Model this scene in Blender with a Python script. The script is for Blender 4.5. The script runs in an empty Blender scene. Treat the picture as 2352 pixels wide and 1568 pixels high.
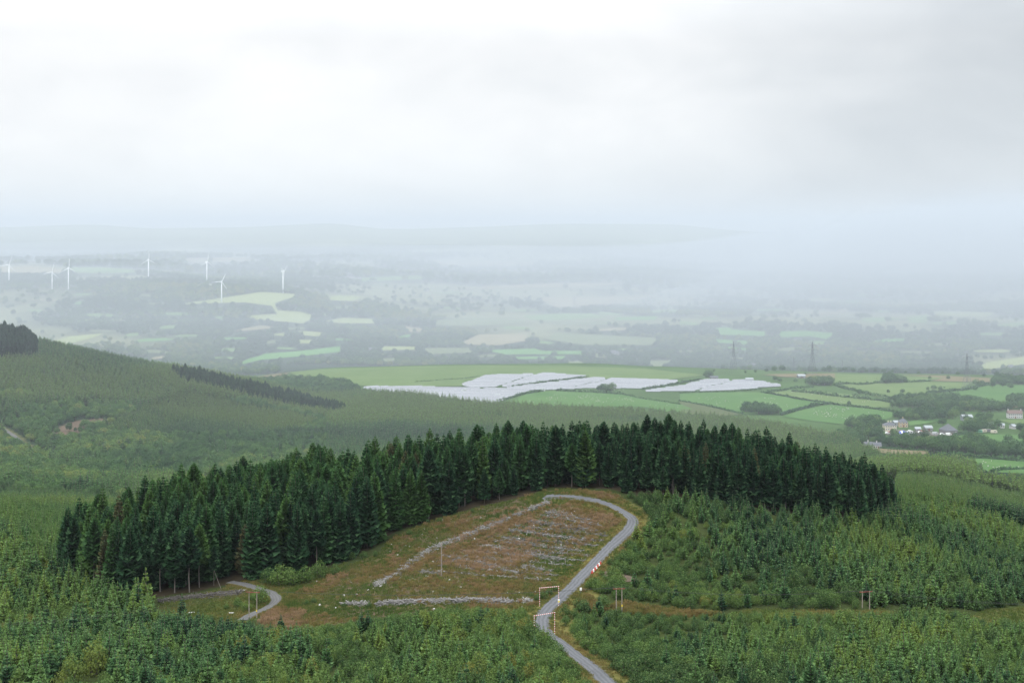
import bpy, bmesh, math, random
import numpy as np
from mathutils import Vector, Matrix
from mathutils.geometry import delaunay_2d_cdt

random.seed(7)
rng = np.random.default_rng(7)
SC = bpy.context.scene
COL = SC.collection

# ---------------------------------------------------------------- camera
F, U0, V0 = 3267.0, 1176.0, 524.0      # focal length, centre column and eye-level row of the photograph at 2352 x 1568
ZC = 320.0                             # height of the viewpoint above the datum (metres)
cam = bpy.data.cameras.new("camera")
cam.sensor_width = 36.0
cam.lens = 36.0 * F / 2352.0
cam.shift_y = -(784.0 - V0) / 2352.0
cam.clip_start, cam.clip_end = 1.0, 40000.0
camo = bpy.data.objects.new("camera", cam)
camo.location = (0, 0, ZC)
camo.rotation_euler = (math.radians(90), 0, 0)
COL.objects.link(camo)
SC.camera = camo

# ---------------------------------------------------------------- exposure
SC.view_settings.view_transform = 'Standard'
SC.view_settings.look = 'None'
SC.view_settings.exposure = 0.0
SC.view_settings.gamma = 1.0
SC.view_settings.use_curve_mapping = False
SC.render.engine = 'CYCLES'
cy = SC.cycles
cy.max_bounces = 4
cy.diffuse_bounces = 2
cy.glossy_bounces = 1
cy.transmission_bounces = 2
cy.volume_bounces = 0
cy.use_denoising = True
cy.sample_clamp_indirect = 4.0
cy.volume_step_rate = 1.0

# ---------------------------------------------------------------- overcast sky
SUN_EL, SUN_AZ = math.radians(48), math.radians(205)   # azimuth clockwise from +Y: behind the viewer, to the left
w = bpy.data.worlds.new("World")
SC.world = w
w.use_nodes = True
nt = w.node_tree
nt.nodes.clear()


def N(t, typ, **kw):
    n = t.nodes.new(typ)
    for k, v in kw.items():
        setattr(n, k, v)
    return n


def math_n(t, op, a, b=None, c=None, clamp=False):
    n = t.nodes.new('ShaderNodeMath')
    n.operation = op
    n.use_clamp = clamp
    for i, x in enumerate((a, b, c)):
        if x is None:
            continue
        if isinstance(x, (int, float)):
            n.inputs[i].default_value = x
        else:
            t.links.new(x, n.inputs[i])
    return n.outputs[0]


def mix_n(t, fac, a, b):
    n = t.nodes.new('ShaderNodeMix')
    n.data_type = 'RGBA'
    for s, x in ((n.inputs[0], fac), (n.inputs[6], a), (n.inputs[7], b)):
        if isinstance(x, (int, float)):
            s.default_value = x
        elif isinstance(x, tuple):
            s.default_value = x if len(x) == 4 else (*x, 1)
        else:
            t.links.new(x, s)
    return n.outputs[2]


def map_n(t, x, a, b, c, d, smooth=False):
    n = t.nodes.new('ShaderNodeMapRange')
    n.interpolation_type = 'SMOOTHSTEP' if smooth else 'LINEAR'
    for i, v in enumerate((a, b, c, d)):
        n.inputs[i + 1].default_value = v
    t.links.new(x, n.inputs[0])
    return n.outputs[0]


tc = N(nt, 'ShaderNodeTexCoord')
sx = N(nt, 'ShaderNodeSeparateXYZ')
nt.links.new(tc.outputs['Generated'], sx.inputs[0])
DX, DY, DZ = sx.outputs
up = math_n(nt, 'MAXIMUM', DZ, 0.0)
den = math_n(nt, 'ADD', up, 0.24)
cb = N(nt, 'ShaderNodeCombineXYZ')
nt.links.new(math_n(nt, 'DIVIDE', DX, den), cb.inputs[0])
nt.links.new(math_n(nt, 'DIVIDE', DY, den), cb.inputs[1])


def cloud_noise(scale, detail, rough, off, dist=0.0):
    mp = N(nt, 'ShaderNodeMapping')
    mp.inputs['Location'].default_value = off
    nt.links.new(cb.outputs[0], mp.inputs[0])
    n = N(nt, 'ShaderNodeTexNoise')
    n.inputs['Scale'].default_value = scale
    n.inputs['Detail'].default_value = detail
    n.inputs['Roughness'].default_value = rough
    n.inputs['Distortion'].default_value = dist
    nt.links.new(mp.outputs[0], n.inputs['Vector'])
    return n.outputs['Fac']


n1 = cloud_noise(0.75, 5, 0.5, (1.3, 4.1, 0), 0.4)
mp2 = N(nt, 'ShaderNodeMapping')
mp2.inputs['Scale'].default_value = (1.0, 1.0, 2.3)
mp2.inputs['Rotation'].default_value = (0.0, 0.12, 0.0)
nt.links.new(tc.outputs['Generated'], mp2.inputs[0])
nn2 = N(nt, 'ShaderNodeTexNoise')
nn2.inputs['Scale'].default_value = 8.5
nn2.inputs['Detail'].default_value = 6
nn2.inputs['Roughness'].default_value = 0.52
nn2.inputs['Distortion'].default_value = 0.35
nt.links.new(mp2.outputs[0], nn2.inputs['Vector'])
n2 = nn2.outputs['Fac']
# thinner cloud towards the upper left, a rain cloud towards the right
dt = N(nt, 'ShaderNodeVectorMath', operation='DOT_PRODUCT')
nt.links.new(tc.outputs['Generated'], dt.inputs[0])
bd = Vector((-0.24, 0.96, 0.14)).normalized()
dt.inputs[1].default_value = bd
glow = map_n(nt, dt.outputs['Value'], 0.83, 0.995, 0.0, 1.0, True)
lum = math_n(nt, 'MULTIPLY_ADD', glow, 0.29, 0.715)
lum = math_n(nt, 'ADD', lum, math_n(nt, 'MULTIPLY_ADD', n1, 0.14, -0.07))
lum = math_n(nt, 'ADD', lum, math_n(nt, 'MULTIPLY_ADD', n2, 0.25, -0.125))
tone = map_n(nt, lum, 0.62, 1.0, 0.0, 1.0)
ccol = mix_n(nt, tone, (0.90, 0.97, 1.03), (0.99, 1.0, 1.01))
boost = math_n(nt, 'MULTIPLY_ADD', map_n(nt, DZ, 0.13, 0.85, 0.0, 1.0), 3.7, 1.0)
ccol = mix_n(nt, map_n(nt, DZ, 0.0, 0.07, 0.75, 0.0, True), ccol, (0.945, 0.985, 1.0))
vm = N(nt, 'ShaderNodeVectorMath', operation='SCALE')
nt.links.new(ccol, vm.inputs[0])
low = map_n(nt, DZ, 0.0, 0.07, 0.96, 1.0, True)     # the cloud thickens towards the skyline
nt.links.new(math_n(nt, 'MULTIPLY', math_n(nt, 'MULTIPLY', lum, boost), low), vm.inputs['Scale'])
sky = N(nt, 'ShaderNodeTexSky', sky_type='NISHITA')
sky.sun_disc = False
sky.sun_elevation = SUN_EL
sky.sun_rotation = SUN_AZ
sky.altitude = 300
bg1 = N(nt, 'ShaderNodeBackground')
nt.links.new(sky.outputs[0], bg1.inputs['Color'])
bg1.inputs['Strength'].default_value = 0.06
bg2 = N(nt, 'ShaderNodeBackground')
nt.links.new(vm.outputs[0], bg2.inputs['Color'])
bg2.inputs['Strength'].default_value = 1.04
ms = N(nt, 'ShaderNodeMixShader')
ms.inputs[0].default_value = 0.93
nt.links.new(bg1.outputs[0], ms.inputs[1])
nt.links.new(bg2.outputs[0], ms.inputs[2])
wo = N(nt, 'ShaderNodeOutputWorld')
nt.links.new(ms.outputs[0], wo.inputs['Surface'])
w.cycles.sampling_method = 'MANUAL'
w.cycles.sample_map_resolution = 512

sl = bpy.data.lights.new("sun", 'SUN')
sl.energy = 1.5
sl.angle = math.radians(12)
sl.color = (1.0, 0.965, 0.91)
so = bpy.data.objects.new("sun", sl)
sd = Vector((math.sin(SUN_AZ) * math.cos(SUN_EL), math.cos(SUN_AZ) * math.cos(SUN_EL), math.sin(SUN_EL)))
so.rotation_euler = sd.to_track_quat('Z', 'Y').to_euler()
so.location = (0, -50, ZC + 200)
COL.objects.link(so)

HAZE_DENSITY = 2.5e-5
MIST_DENSITY = 1.7e-4
RAIN_DENSITY = 4.0e-4
HAZE_COLOR = (0.70, 0.762, 0.822, 1)


# ---------------------------------------------------------------- helpers
def tag(o, label=None, cat=None, group=None, kind=None):
    if label:
        o["label"] = label
    if cat:
        o["category"] = cat
    if group:
        o["group"] = group
    if kind:
        o["kind"] = kind
    return o


def empty(name, loc, rz=0.0, label=None, cat=None, group=None):
    o = bpy.data.objects.new(name, None)
    o.location = loc
    o.rotation_euler = (0, 0, rz)
    o.empty_display_size = 0.5
    COL.objects.link(o)
    return tag(o, label, cat, group)


def link_mesh(name, me, mat=None, parent=None):
    o = bpy.data.objects.new(name, me)
    if mat is not None and not me.materials:
        me.materials.append(mat)
    COL.objects.link(o)
    if parent is not None:
        o.parent = parent
    return o


def np_mesh(name, verts, faces, attrs=None, smooth=False):
    """verts (N,3); faces: (M,3)/(M,4) array or a list of such arrays; attrs {name: (domain, type, values)}"""
    me = bpy.data.meshes.new(name)
    verts = np.asarray(verts, dtype=np.float32)
    if not isinstance(faces, list):
        faces = [faces]
    faces = [np.asarray(f, dtype=np.int32) for f in faces if len(f)]
    loops = np.concatenate([f.ravel() for f in faces]) if faces else np.zeros(0, np.int32)
    sizes = np.concatenate([np.full(len(f), f.shape[1], np.int32) for f in faces]) if faces else np.zeros(0, np.int32)
    me.vertices.add(len(verts))
    me.vertices.foreach_set('co', verts.ravel())
    if len(loops):
        me.loops.add(len(loops))
        me.loops.foreach_set('vertex_index', loops)
        me.polygons.add(len(sizes))
        starts = np.concatenate([[0], np.cumsum(sizes)[:-1]]).astype(np.int32)
        me.polygons.foreach_set('loop_start', starts)
        me.polygons.foreach_set('loop_total', sizes)
        me.polygons.foreach_set('use_smooth', np.full(len(sizes), smooth, dtype=bool))
    for k, (dom, typ, val) in (attrs or {}).items():
        a = me.attributes.new(k, typ, dom)
        val = np.asarray(val)
        if typ == 'FLOAT':
            a.data.foreach_set('value', val.astype(np.float32).ravel())
        elif typ == 'INT':
            a.data.foreach_set('value', val.astype(np.int32).ravel())
        elif typ == 'FLOAT_COLOR':
            a.data.foreach_set('color', val.astype(np.float32).ravel())
        elif typ == 'FLOAT_VECTOR':
            a.data.foreach_set('vector', val.astype(np.float32).ravel())
    me.update(calc_edges=True)
    return me


class MB:
    """collects boxes, bars, prisms for one mesh"""

    def __init__(self):
        self.v, self.f = [], []

    def add(self, vs, fs):
        b = len(self.v)
        self.v += [tuple(x) for x in vs]
        self.f += [tuple(i + b for i in f) for f in fs]

    def box(self, c, s, rz=0.0, taper=1.0):
        cx, cy_, cz = c
        hx, hy, hz = s[0] / 2, s[1] / 2, s[2] / 2
        cr, sr = math.cos(rz), math.sin(rz)
        vs = []
        for z, k in ((-hz, 1.0), (hz, taper)):
            for x, y in ((-hx, -hy), (hx, -hy), (hx, hy), (-hx, hy)):
                x, y = x * k, y * k
                vs.append((cx + x * cr - y * sr, cy_ + x * sr + y * cr, cz + z))
        self.add(vs, [(3, 2, 1, 0), (4, 5, 6, 7), (0, 1, 5, 4), (1, 2, 6, 5), (2, 3, 7, 6), (3, 0, 4, 7)])

    def bar(self, a, b, r0, r1=None, n=6, cap=True):
        a, b = Vector(a), Vector(b)
        r1 = r0 if r1 is None else r1
        d = (b - a)
        if d.length < 1e-6:
            return
        d.normalize()
        p = d.orthogonal().normalized()
        q = d.cross(p)
        vs = []
        for c, r in ((a, r0), (b, r1)):
            for i in range(n):
                t = 2 * math.pi * i / n
                vs.append(c + p * (r * math.cos(t)) + q * (r * math.sin(t)))
        fs = [(i, (i + 1) % n, n + (i + 1) % n, n + i) for i in range(n)]
        if cap:
            fs += [tuple(range(n))[::-1], tuple(range(n, 2 * n))]
        self.add(vs, fs)

    def build(self, name, mat, parent=None, smooth=False):
        me = self.mesh(name, smooth)
        return link_mesh(name, me, mat, parent)

    def mesh(self, name, smooth=False):
        me = bpy.data.meshes.new(name)
        me.from_pydata(self.v, [], self.f)
        if smooth:
            for p in me.polygons:
                p.use_smooth = True
        me.update()
        return me


# ---------------------------------------------------------------- materials
def new_mat(name):
    m = bpy.data.materials.new(name)
    m.use_nodes = True
    t = m.node_tree
    t.nodes.clear()
    out = t.nodes.new('ShaderNodeOutputMaterial')
    return m, t, out


def noise_n(t, scale, detail=3, rough=0.55, vec='Object', dist=0.0, sc3=None):
    tcn = t.nodes.new('ShaderNodeTexCoord')
    n = t.nodes.new('ShaderNodeTexNoise')
    n.inputs['Scale'].default_value = scale
    n.inputs['Detail'].default_value = detail
    n.inputs['Roughness'].default_value = rough
    n.inputs['Distortion'].default_value = dist
    src = tcn.outputs[vec]
    if sc3:
        mp = t.nodes.new('ShaderNodeMapping')
        mp.inputs['Scale'].default_value = sc3
        t.links.new(src, mp.inputs[0])
        src = mp.outputs[0]
    t.links.new(src, n.inputs['Vector'])
    return n.outputs['Fac']


def ramp_n(t, fac, stops):
    n = t.nodes.new('ShaderNodeValToRGB')
    e = n.color_ramp.elements
    while len(e) < len(stops):
        e.new(0.5)
    for i, (p, c) in enumerate(stops):
        e[i].position = p
        e[i].color = (*c, 1)
    t.links.new(fac, n.inputs[0])
    return n.outputs[0]


def plain_mat(name, col, rough=0.6, metal=0.0, var=0.15, scale=2.0, spec=0.3):
    m, t, out = new_mat(name)
    p = t.nodes.new('ShaderNodeBsdfPrincipled')
    nz = noise_n(t, scale, 4)
    lo = tuple(c * (1 - var) for c in col)
    hi = tuple(min(1, c * (1 + var)) for c in col)
    t.links.new(ramp_n(t, nz, [(0.3, lo), (0.7, hi)]), p.inputs['Base Color'])
    p.inputs['Roughness'].default_value = rough
    p.inputs['Metallic'].default_value = metal
    p.inputs['Specular IOR Level'].default_value = spec
    t.links.new(p.outputs[0], out.inputs['Surface'])
    return m


def foliage_mat(name, stops, trans=0.22, leafvar=0.75, tipcol=None):
    """stops: colour over the per-tree 'tint' number; 'leaf' (per face) varies the single leaf clumps"""
    m, t, out = new_mat(name)
    a = t.nodes.new('ShaderNodeAttribute')
    a.attribute_type = 'INSTANCER'
    a.attribute_name = 'tint'
    col = ramp_n(t, a.outputs['Fac'], stops)
    l = t.nodes.new('ShaderNodeAttribute')
    l.attribute_type = 'GEOMETRY'
    l.attribute_name = 'leaf'
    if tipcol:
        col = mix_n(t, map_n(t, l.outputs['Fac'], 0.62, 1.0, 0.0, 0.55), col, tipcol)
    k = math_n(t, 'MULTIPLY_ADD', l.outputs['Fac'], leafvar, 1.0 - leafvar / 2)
    vs = t.nodes.new('ShaderNodeVectorMath')
    vs.operation = 'SCALE'
    t.links.new(col, vs.inputs[0])
    t.links.new(k, vs.inputs['Scale'])
    d = t.nodes.new('ShaderNodeBsdfDiffuse')
    t.links.new(vs.outputs[0], d.inputs['Color'])
    tr = t.nodes.new('ShaderNodeBsdfTranslucent')
    t.links.new(vs.outputs[0], tr.inputs['Color'])
    mx = t.nodes.new('ShaderNodeMixShader')
    mx.inputs[0].default_value = trans
    t.links.new(d.outputs[0], mx.inputs[1])
    t.links.new(tr.outputs[0], mx.inputs[2])
    t.links.new(mx.outputs[0], out.inputs['Surface'])
    return m


# ---------------------------------------------------------------- the lie of the land
# per column (photo column u): knots (distance y, photo row v of the ground) or (distance y, -depth below the viewpoint)
def K(*a):
    return [(y, (-y * (q - V0) / F) if q > 0 else q + y * (V0 - 512.0) / F) for y, q in a]


NEAR = [(30, -16), (110, -52), (220, -86)]
LAND = {
    -900: K(*NEAR, (300, -100), (385, -112), (430, -113), (500, -118), (600, -126), (800, -140), (1050, -140), (1300, -105), (1500, -75), (2000, -130), (2800, -240), (3600, -215), (4050, -180), (5000, -175), (8500, -195), (13000, -20), (18000, -260)),
    -300: K(*NEAR, (300, -99), (385, -111), (430, -112), (500, -118), (600, -127), (800, -149), (1050, -160), (1300, -135), (1500, -104), (2000, -170), (2850, -246), (3600, -216), (4050, 658), (5000, 630), (8500, -195), (13000, 518), (18000, -260)),
    0: K(*NEAR, (300, -99), (385, -110), (430, -112), (500, -118), (600, -127), (800, -152), (1050, -167), (1300, -152), (1500, 790), (2000, -200), (2900, 791), (3600, 707), (4100, 657), (5000, 632), (8500, 588), (13000, 522), (18000, -260)),
    200: K(*NEAR, (300, -98), (385, -109), (430, -110), (500, -115), (600, -128), (800, -155), (1050, -170), (1300, -162), (1480, 826), (2000, -214), (2800, 800), (3550, 712), (4150, 660), (5000, 632), (8500, 588), (13000, 516), (18000, -260)),
    350: K(*NEAR, (300, -98), (385, -108), (430, -109), (490, -111), (590, -126), (800, -156), (1050, -173), (1300, -170), (1450, 862), (2000, -222), (2700, 824), (3500, 722), (4300, 651), (5000, 634), (8500, 585), (13000, 524), (18000, -260)),
    550: K(*NEAR, (300, -98), (385, -106), (430, -107), (490, -109), (590, -122), (800, -155), (1050, -175), (1300, -179), (1450, 905), (2050, 878), (2700, 832), (3500, 722), (4050, 664), (5200, 640), (8500, 587), (13000, 522), (18000, -260)),
    750: K(*NEAR, (300, -98), (385, -104), (430, -105), (490, -104), (580, -113), (800, -152), (1050, -176), (1300, -186), (1500, 943), (2050, 852), (2700, 832), (3550, 733), (4250, 678), (5300, 640), (8500, 590), (13000, 514), (18000, -260)),
    900: K(*NEAR, (300, -97), (375, -103), (430, -103), (490, -101), (580, -107), (800, -151), (1050, -177), (1350, -190), (1700, 893), (2060, 845), (2700, 834), (3550, 738), (4350, 686), (5600, 640), (8500, 590), (13000, 526), (18000, -260)),
    1100: K(*NEAR, (300, -97), (370, -102), (430, -102), (490, 1150), (580, -104), (800, -150), (1050, -178), (1400, -191), (1720, 890), (2060, 840), (2750, 832), (3600, 738), (4450, 694), (6000, 640), (8500, 594), (13000, 521), (18000, -260)),
    1300: K(*NEAR, (300, -97), (370, 1428), (430, 1287), (485, 1140), (580, -101), (800, -150), (1050, -179), (1450, -194), (1740, 893), (2060, 840), (2800, 833), (3600, 740), (4500, 704), (6000, 645), (8500, 596), (13000, 514), (18000, -260)),
    1500: K(*NEAR, (300, -97), (380, 1412), (440, 1262), (500, 1126), (590, -100), (800, -148), (1050, -180), (1450, -196), (1740, 897), (2060, 847), (2850, 836), (3700, 745), (4600, 705), (6000, 650), (9000, 598), (14000, 515), (19000, -260)),
    1700: K(*NEAR, (300, -97), (385, 1405), (440, 1268), (500, 1148), (600, -105), (800, -148), (1050, -180), (1450, -198), (1740, 895), (2040, 853), (2850, 840), (3700, 752), (4700, 705), (6500, 650), (9500, 600), (15000, 530), (19000, -300)),
    1900: K(*NEAR, (300, -97), (390, 1402), (440, 1286), (500, 1185), (600, -113), (800, -148), (1050, -179), (1400, -198), (1740, 893), (2030, 858), (2850, 842), (3700, 758), (4700, 706), (6500, 650), (9500, 602), (15000, 545), (19000, -300)),
    2100: K(*NEAR, (300, -97), (400, 1418), (450, 1325), (520, 1232), (620, 1168), (800, 1100), (1050, 1050), (1300, 987), (1700, 905), (2010, 863), (2850, 842), (3700, 762), (4700, 706), (6500, 650), (9000, 606), (13000, 560), (19000, -300)),
    2352: K(*NEAR, (300, -98), (400, 1425), (450, 1350), (520, 1290), (640, 1212), (850, 1130), (1080, 1065), (1300, 992), (1660, 915), (1990, 870), (2850, 838), (3700, 764), (4700, 706), (6300, 650), (8800, 604), (12500, 553), (19000, -300)),
    2900: K(*NEAR, (300, -100), (400, -116), (450, -122), (520, -133), (640, -147), (850, -168), (1080, -188), (1300, -194), (1660, -205), (1990, -216), (2850, -280), (3700, -280), (4700, -275), (6300, -255), (8800, -240), (12500, -140), (19000, -300)),
}


def pchip(x, y, q):
    """monotone cubic; x (n), y (n,...), q (m)"""
    x = np.asarray(x, float)
    y = np.asarray(y, float)
    h = np.diff(x)
    hs = h.reshape((-1,) + (1,) * (y.ndim - 1))
    d = np.diff(y, axis=0) / hs
    m = np.zeros_like(y)
    w1 = 2 * hs[1:] + hs[:-1]
    w2 = hs[1:] + 2 * hs[:-1]
    with np.errstate(divide='ignore', invalid='ignore'):
        mm = (w1 + w2) / (w1 / d[:-1] + w2 / d[1:])
    m[1:-1] = np.where(d[:-1] * d[1:] > 0, mm, 0)
    m[0], m[-1] = d[0], d[-1]
    i = np.clip(np.searchsorted(x, q) - 1, 0, len(x) - 2)
    sh = (-1,) + (1,) * (y.ndim - 1)
    t = ((q - x[i]) / h[i]).reshape(sh)
    hh = h[i].reshape(sh)
    return (y[i] * (1 + 2 * t) * (1 - t) ** 2 + m[i] * hh * t * (1 - t) ** 2 + y[i + 1] * t * t * (3 - 2 * t) + m[i + 1] * hh * t * t * (t - 1))


def vnoise(x, y, seed=0):
    xi, yi = np.floor(x), np.floor(y)
    fx, fy = x - xi, y - yi
    fx, fy = fx * fx * (3 - 2 * fx), fy * fy * (3 - 2 * fy)

    def hsh(a, b):
        h = np.sin(a * 127.1 + b * 311.7 + seed * 74.7) * 43758.5453
        return h - np.floor(h)
    a, b = hsh(xi, yi), hsh(xi + 1, yi)
    c, d = hsh(xi, yi + 1), hsh(xi + 1, yi + 1)
    return (a * (1 - fx) + b * fx) * (1 - fy) + (c * (1 - fx) + d * fx) * fy


def fbm(x, y, wl, seed=0, octv=4):
    s, a, tot = 0.0, 1.0, 0.0
    for i in range(octv):
        s = s + a * vnoise(x / wl + i * 17.3, y / wl - i * 9.1, seed + i)
        tot += a
        a *= 0.5
        wl = wl / 2
    return s / tot


S_MAX, NS = 0.60, 441
GS = np.linspace(-S_MAX, S_MAX, NS)
GY = np.concatenate([
    np.exp(np.linspace(math.log(30), math.log(250), 36))[:-1],
    np.linspace(250, 640, 240)[:-1],
    np.exp(np.linspace(math.log(640), math.log(2350), 300))[:-1],
    np.exp(np.linspace(math.log(2350), math.log(17900), 190))])
us = np.array(sorted(LAND))
tab = np.array([LAND[u] for u in us])                      # columns x knots x (y, z)
LY = np.log(GY)
Z = np.zeros((NS, len(GY)))
kn = pchip((us - U0) / F, tab, GS)                         # smooth across the columns
for i in range(NS):
    Z[i] = pchip(np.log(kn[i, :, 0]), kn[i, :, 1], LY)
GX, GYY = GS[:, None] * GY[None, :], np.broadcast_to(GY[None, :], (NS, len(GY)))
Z += (fbm(GX, GYY, 70, 3, 4) - 0.5) * 2.6 * np.clip((GYY - 200) / 200, 0.0, 1.0)
Z += (fbm(GX, GYY, 950, 5, 4) - 0.5) * 46 * np.clip((GYY - 2400) / 1500, 0.0, 1.0) * np.clip((12500 - GYY) / 3000, 0.15, 1)
Z += (fbm(GX, GYY, 260, 9, 3) - 0.5) * 7 * np.clip((GYY - 700) / 500, 0.0, 1.0) * np.clip((2300 - GYY) / 300, 0.0, 1)
Z += ZC


def ground(x, y):
    """height of the ground sheet at (x, y), arrays or numbers"""
    x, y = np.asarray(x, float), np.asarray(y, float)
    s = np.clip(x / np.maximum(y, 1), -S_MAX, S_MAX)
    a = (s + S_MAX) / (2 * S_MAX) * (NS - 1)
    i = np.clip(np.floor(a).astype(int), 0, NS - 2)
    fa = a - i
    j = np.clip(np.searchsorted(GY, y) - 1, 0, len(GY) - 2)
    fb = np.clip((y - GY[j]) / (GY[j + 1] - GY[j]), 0, 1)
    return (Z[i, j] * (1 - fa) + Z[i + 1, j] * fa) * (1 - fb) + (Z[i, j + 1] * (1 - fa) + Z[i + 1, j + 1] * fa) * fb


def at(u, v, y0=240.0, y1=17000.0):
    """the point of the ground that the photograph shows at column u, row v (first one met beyond y0)"""
    s = (u - U0) / F
    ys = GY[(GY >= y0) & (GY <= y1)]
    g = ground(s * ys, ys)
    ray = ZC - ys * (v - V0) / F
    hit = np.nonzero(g >= ray)[0]
    if len(hit) == 0:
        k = int(np.argmin(ray - g))
        y = ys[k]
    elif hit[0] == 0:
        y = ys[0]
    else:
        k = hit[0]
        d0, d1 = ray[k - 1] - g[k - 1], g[k] - ray[k]
        y = ys[k - 1] + (ys[k] - ys[k - 1]) * d0 / max(d0 + d1, 1e-9)
    return Vector((s * y, y, float(ground(s * y, y))))


def rows_of(x, y, z):
    return U0 + F * x / y, V0 + F * (ZC - z) / y


def inside(px, py, poly):
    px, py = np.asarray(px), np.asarray(py)
    r = np.zeros(px.shape, bool)
    n = len(poly)
    for i in range(n):
        x1, y1 = poly[i]
        x2, y2 = poly[(i + 1) % n]
        if y1 == y2:
            continue
        c = ((y1 > py) != (y2 > py)) & (px < (x2 - x1) * (py - y1) / (y2 - y1) + x1)
        r ^= c
    return r


def dense(poly, step, closed=True):
    out = []
    n = len(poly)
    for i in range(n if closed else n - 1):
        a, b = np.array(poly[i], float), np.array(poly[(i + 1) % n], float)
        k = max(1, int(np.linalg.norm(b - a) / step))
        for j in range(k):
            out.append(tuple(a + (b - a) * j / k))
    if not closed:
        out.append(tuple(poly[-1]))
    return out


def dist_line(x, y, line):
    d = np.full(np.shape(x), 1e9)
    for (x1, y1), (x2, y2) in zip(line[:-1], line[1:]):
        dx, dy = x2 - x1, y2 - y1
        L = dx * dx + dy * dy
        t = np.clip(((x - x1) * dx + (y - y1) * dy) / max(L, 1e-9), 0, 1)
        d = np.minimum(d, np.hypot(x - x1 - t * dx, y - y1 - t * dy))
    return d


def Z1(*p):
    return [(x * .332, 564.5 + y * .332) for x, y in p]


def Z2(*p):
    return [(781 + x * .332, 564.5 + y * .332) for x, y in p]


def Z3(*p):
    return [(1561.7 + x * .336, 564.5 + y * .336) for x, y in p]


def Z8(x, y):
    return (1928.6 + .18 * x, 893.8 + .18 * y)


def smooth_line(pts, step):
    """Catmull-Rom through plan points, resampled at about `step` metres"""
    P = [np.array(p, float) for p in pts]
    P = [2 * P[0] - P[1]] + P + [2 * P[-1] - P[-2]]
    out = []
    for i in range(1, len(P) - 2):
        n = max(2, int(np.linalg.norm(P[i + 1] - P[i]) / step))
        for k in range(n):
            t = k / n
            out.append(0.5 * ((2 * P[i]) + (-P[i - 1] + P[i + 1]) * t + (2 * P[i - 1] - 5 * P[i] + 4 * P[i + 1] - P[i + 2]) * t * t + (-P[i - 1] + 3 * P[i] - 3 * P[i + 1] + P[i + 2]) * t ** 3))
    out.append(P[-2])
    return np.array(out)

# ---------------------------------------------------------------- outlines read off the photograph
ROAD_PX = [(1452, 1640), (1418, 1598), (1382, 1554), (1305, 1491), (1255.6, 1454.7), (1244, 1428), (1259, 1398), (1299, 1362), (1345, 1315), (1395, 1262), (1441, 1219), (1453, 1196), (1431.5, 1176), (1395, 1158), (1345, 1145), (1299, 1140), (1252, 1140)]
TRACK_PX = [(556, 1424), (580, 1410), (610, 1397), (633, 1380), (626, 1364), (596, 1352), (560, 1342), (528, 1336)]
TRACK2_PX = [(-20, 972), (12, 988), (36, 1004), (56, 1022), (80, 1034), (118, 1040)]
ROAD = smooth_line([at(u, v, 270, 620)[:2] for u, v in ROAD_PX], 1.0)
TRACK = smooth_line([at(u, v, 270, 620)[:2] for u, v in TRACK_PX], 1.0)
TRACK2 = smooth_line([at(u, v, 800, 1500)[:2] for u, v in TRACK2_PX], 4.0)
CLEARING = [(640, 1450), (590, 1428), (640, 1382), (700, 1350), (760, 1318), (810, 1296), (870, 1268), (905, 1232), (950, 1212), (1020, 1188), (1100, 1166), (1180, 1148), (1240, 1129), (1300, 1124), (1400, 1130), (1440, 1150), (1480, 1180), (1478, 1215), (1440, 1255), (1400, 1300), (1355, 1350), (1300, 1392), (1262, 1420), (1236, 1418), (1200, 1402), (1100, 1398), (1000, 1400), (900, 1412), (800, 1428), (700, 1442)]
GRASSY = [(360, 1412), (372, 1378), (450, 1366), (530, 1346), (600, 1330), (720, 1322), (800, 1290), (700, 1370), (640, 1400), (560, 1432), (480, 1420)]
WAYLEAVE = [(1640, 1418), (1720, 1398), (1850, 1399), (1930, 1402), (2030, 1398), (2060, 1408), (1960, 1414), (1800, 1420)]
BRACKEN = [(1316, 1402), (1345, 1366), (1395, 1392), (1430, 1384), (1520, 1398), (1600, 1405), (1660, 1412), (1560, 1418), (1430, 1410)]
RIGHT_GAP = [(2230, 1418), (2260, 1400), (2380, 1392), (2420, 1440), (2290, 1440)]
BELT_A = [(122, 1318), (200, 1346), (282, 1374), (360, 1370), (450, 1358), (530, 1340), (600, 1328), (700, 1316), (790, 1288), (850, 1260), (905, 1222), (1020, 1183), (1110, 1161), (1200, 1141), (1262, 1119), (1300, 1090), (1260, 1080), (1180, 1086), (1000, 1120), (800, 1148), (600, 1176), (400, 1216), (250, 1262), (140, 1290)]
BELT_B = [(1268, 1119), (1400, 1122), (1450, 1136), (1520, 1143), (1600, 1152), (1700, 1164), (1800, 1178), (1900, 1190), (1960, 1198), (2012, 1198), (2062, 1176), (2080, 1150), (2000, 1136), (1900, 1118), (1750, 1092), (1600, 1074), (1450, 1066), (1300, 1072)]
PINKISH = [[(585, 1426), (640, 1392), (700, 1400), (690, 1440), (640, 1448)], [(745, 1330), (775, 1312), (800, 1320), (770, 1345)],
           [(1000, 1300), (1040, 1230), (1150, 1185), (1250, 1155), (1330, 1160), (1400, 1180), (1430, 1195), (1340, 1260), (1230, 1290), (1120, 1310)],
           [(880, 1290), (960, 1235), (1100, 1190), (1220, 1160), (1150, 1170), (1000, 1215), (900, 1262)]]

CLEAR2 = [(105, 1000), (160, 968), (230, 960), (270, 968), (215, 985), (190, 1005), (120, 1018)]
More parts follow.
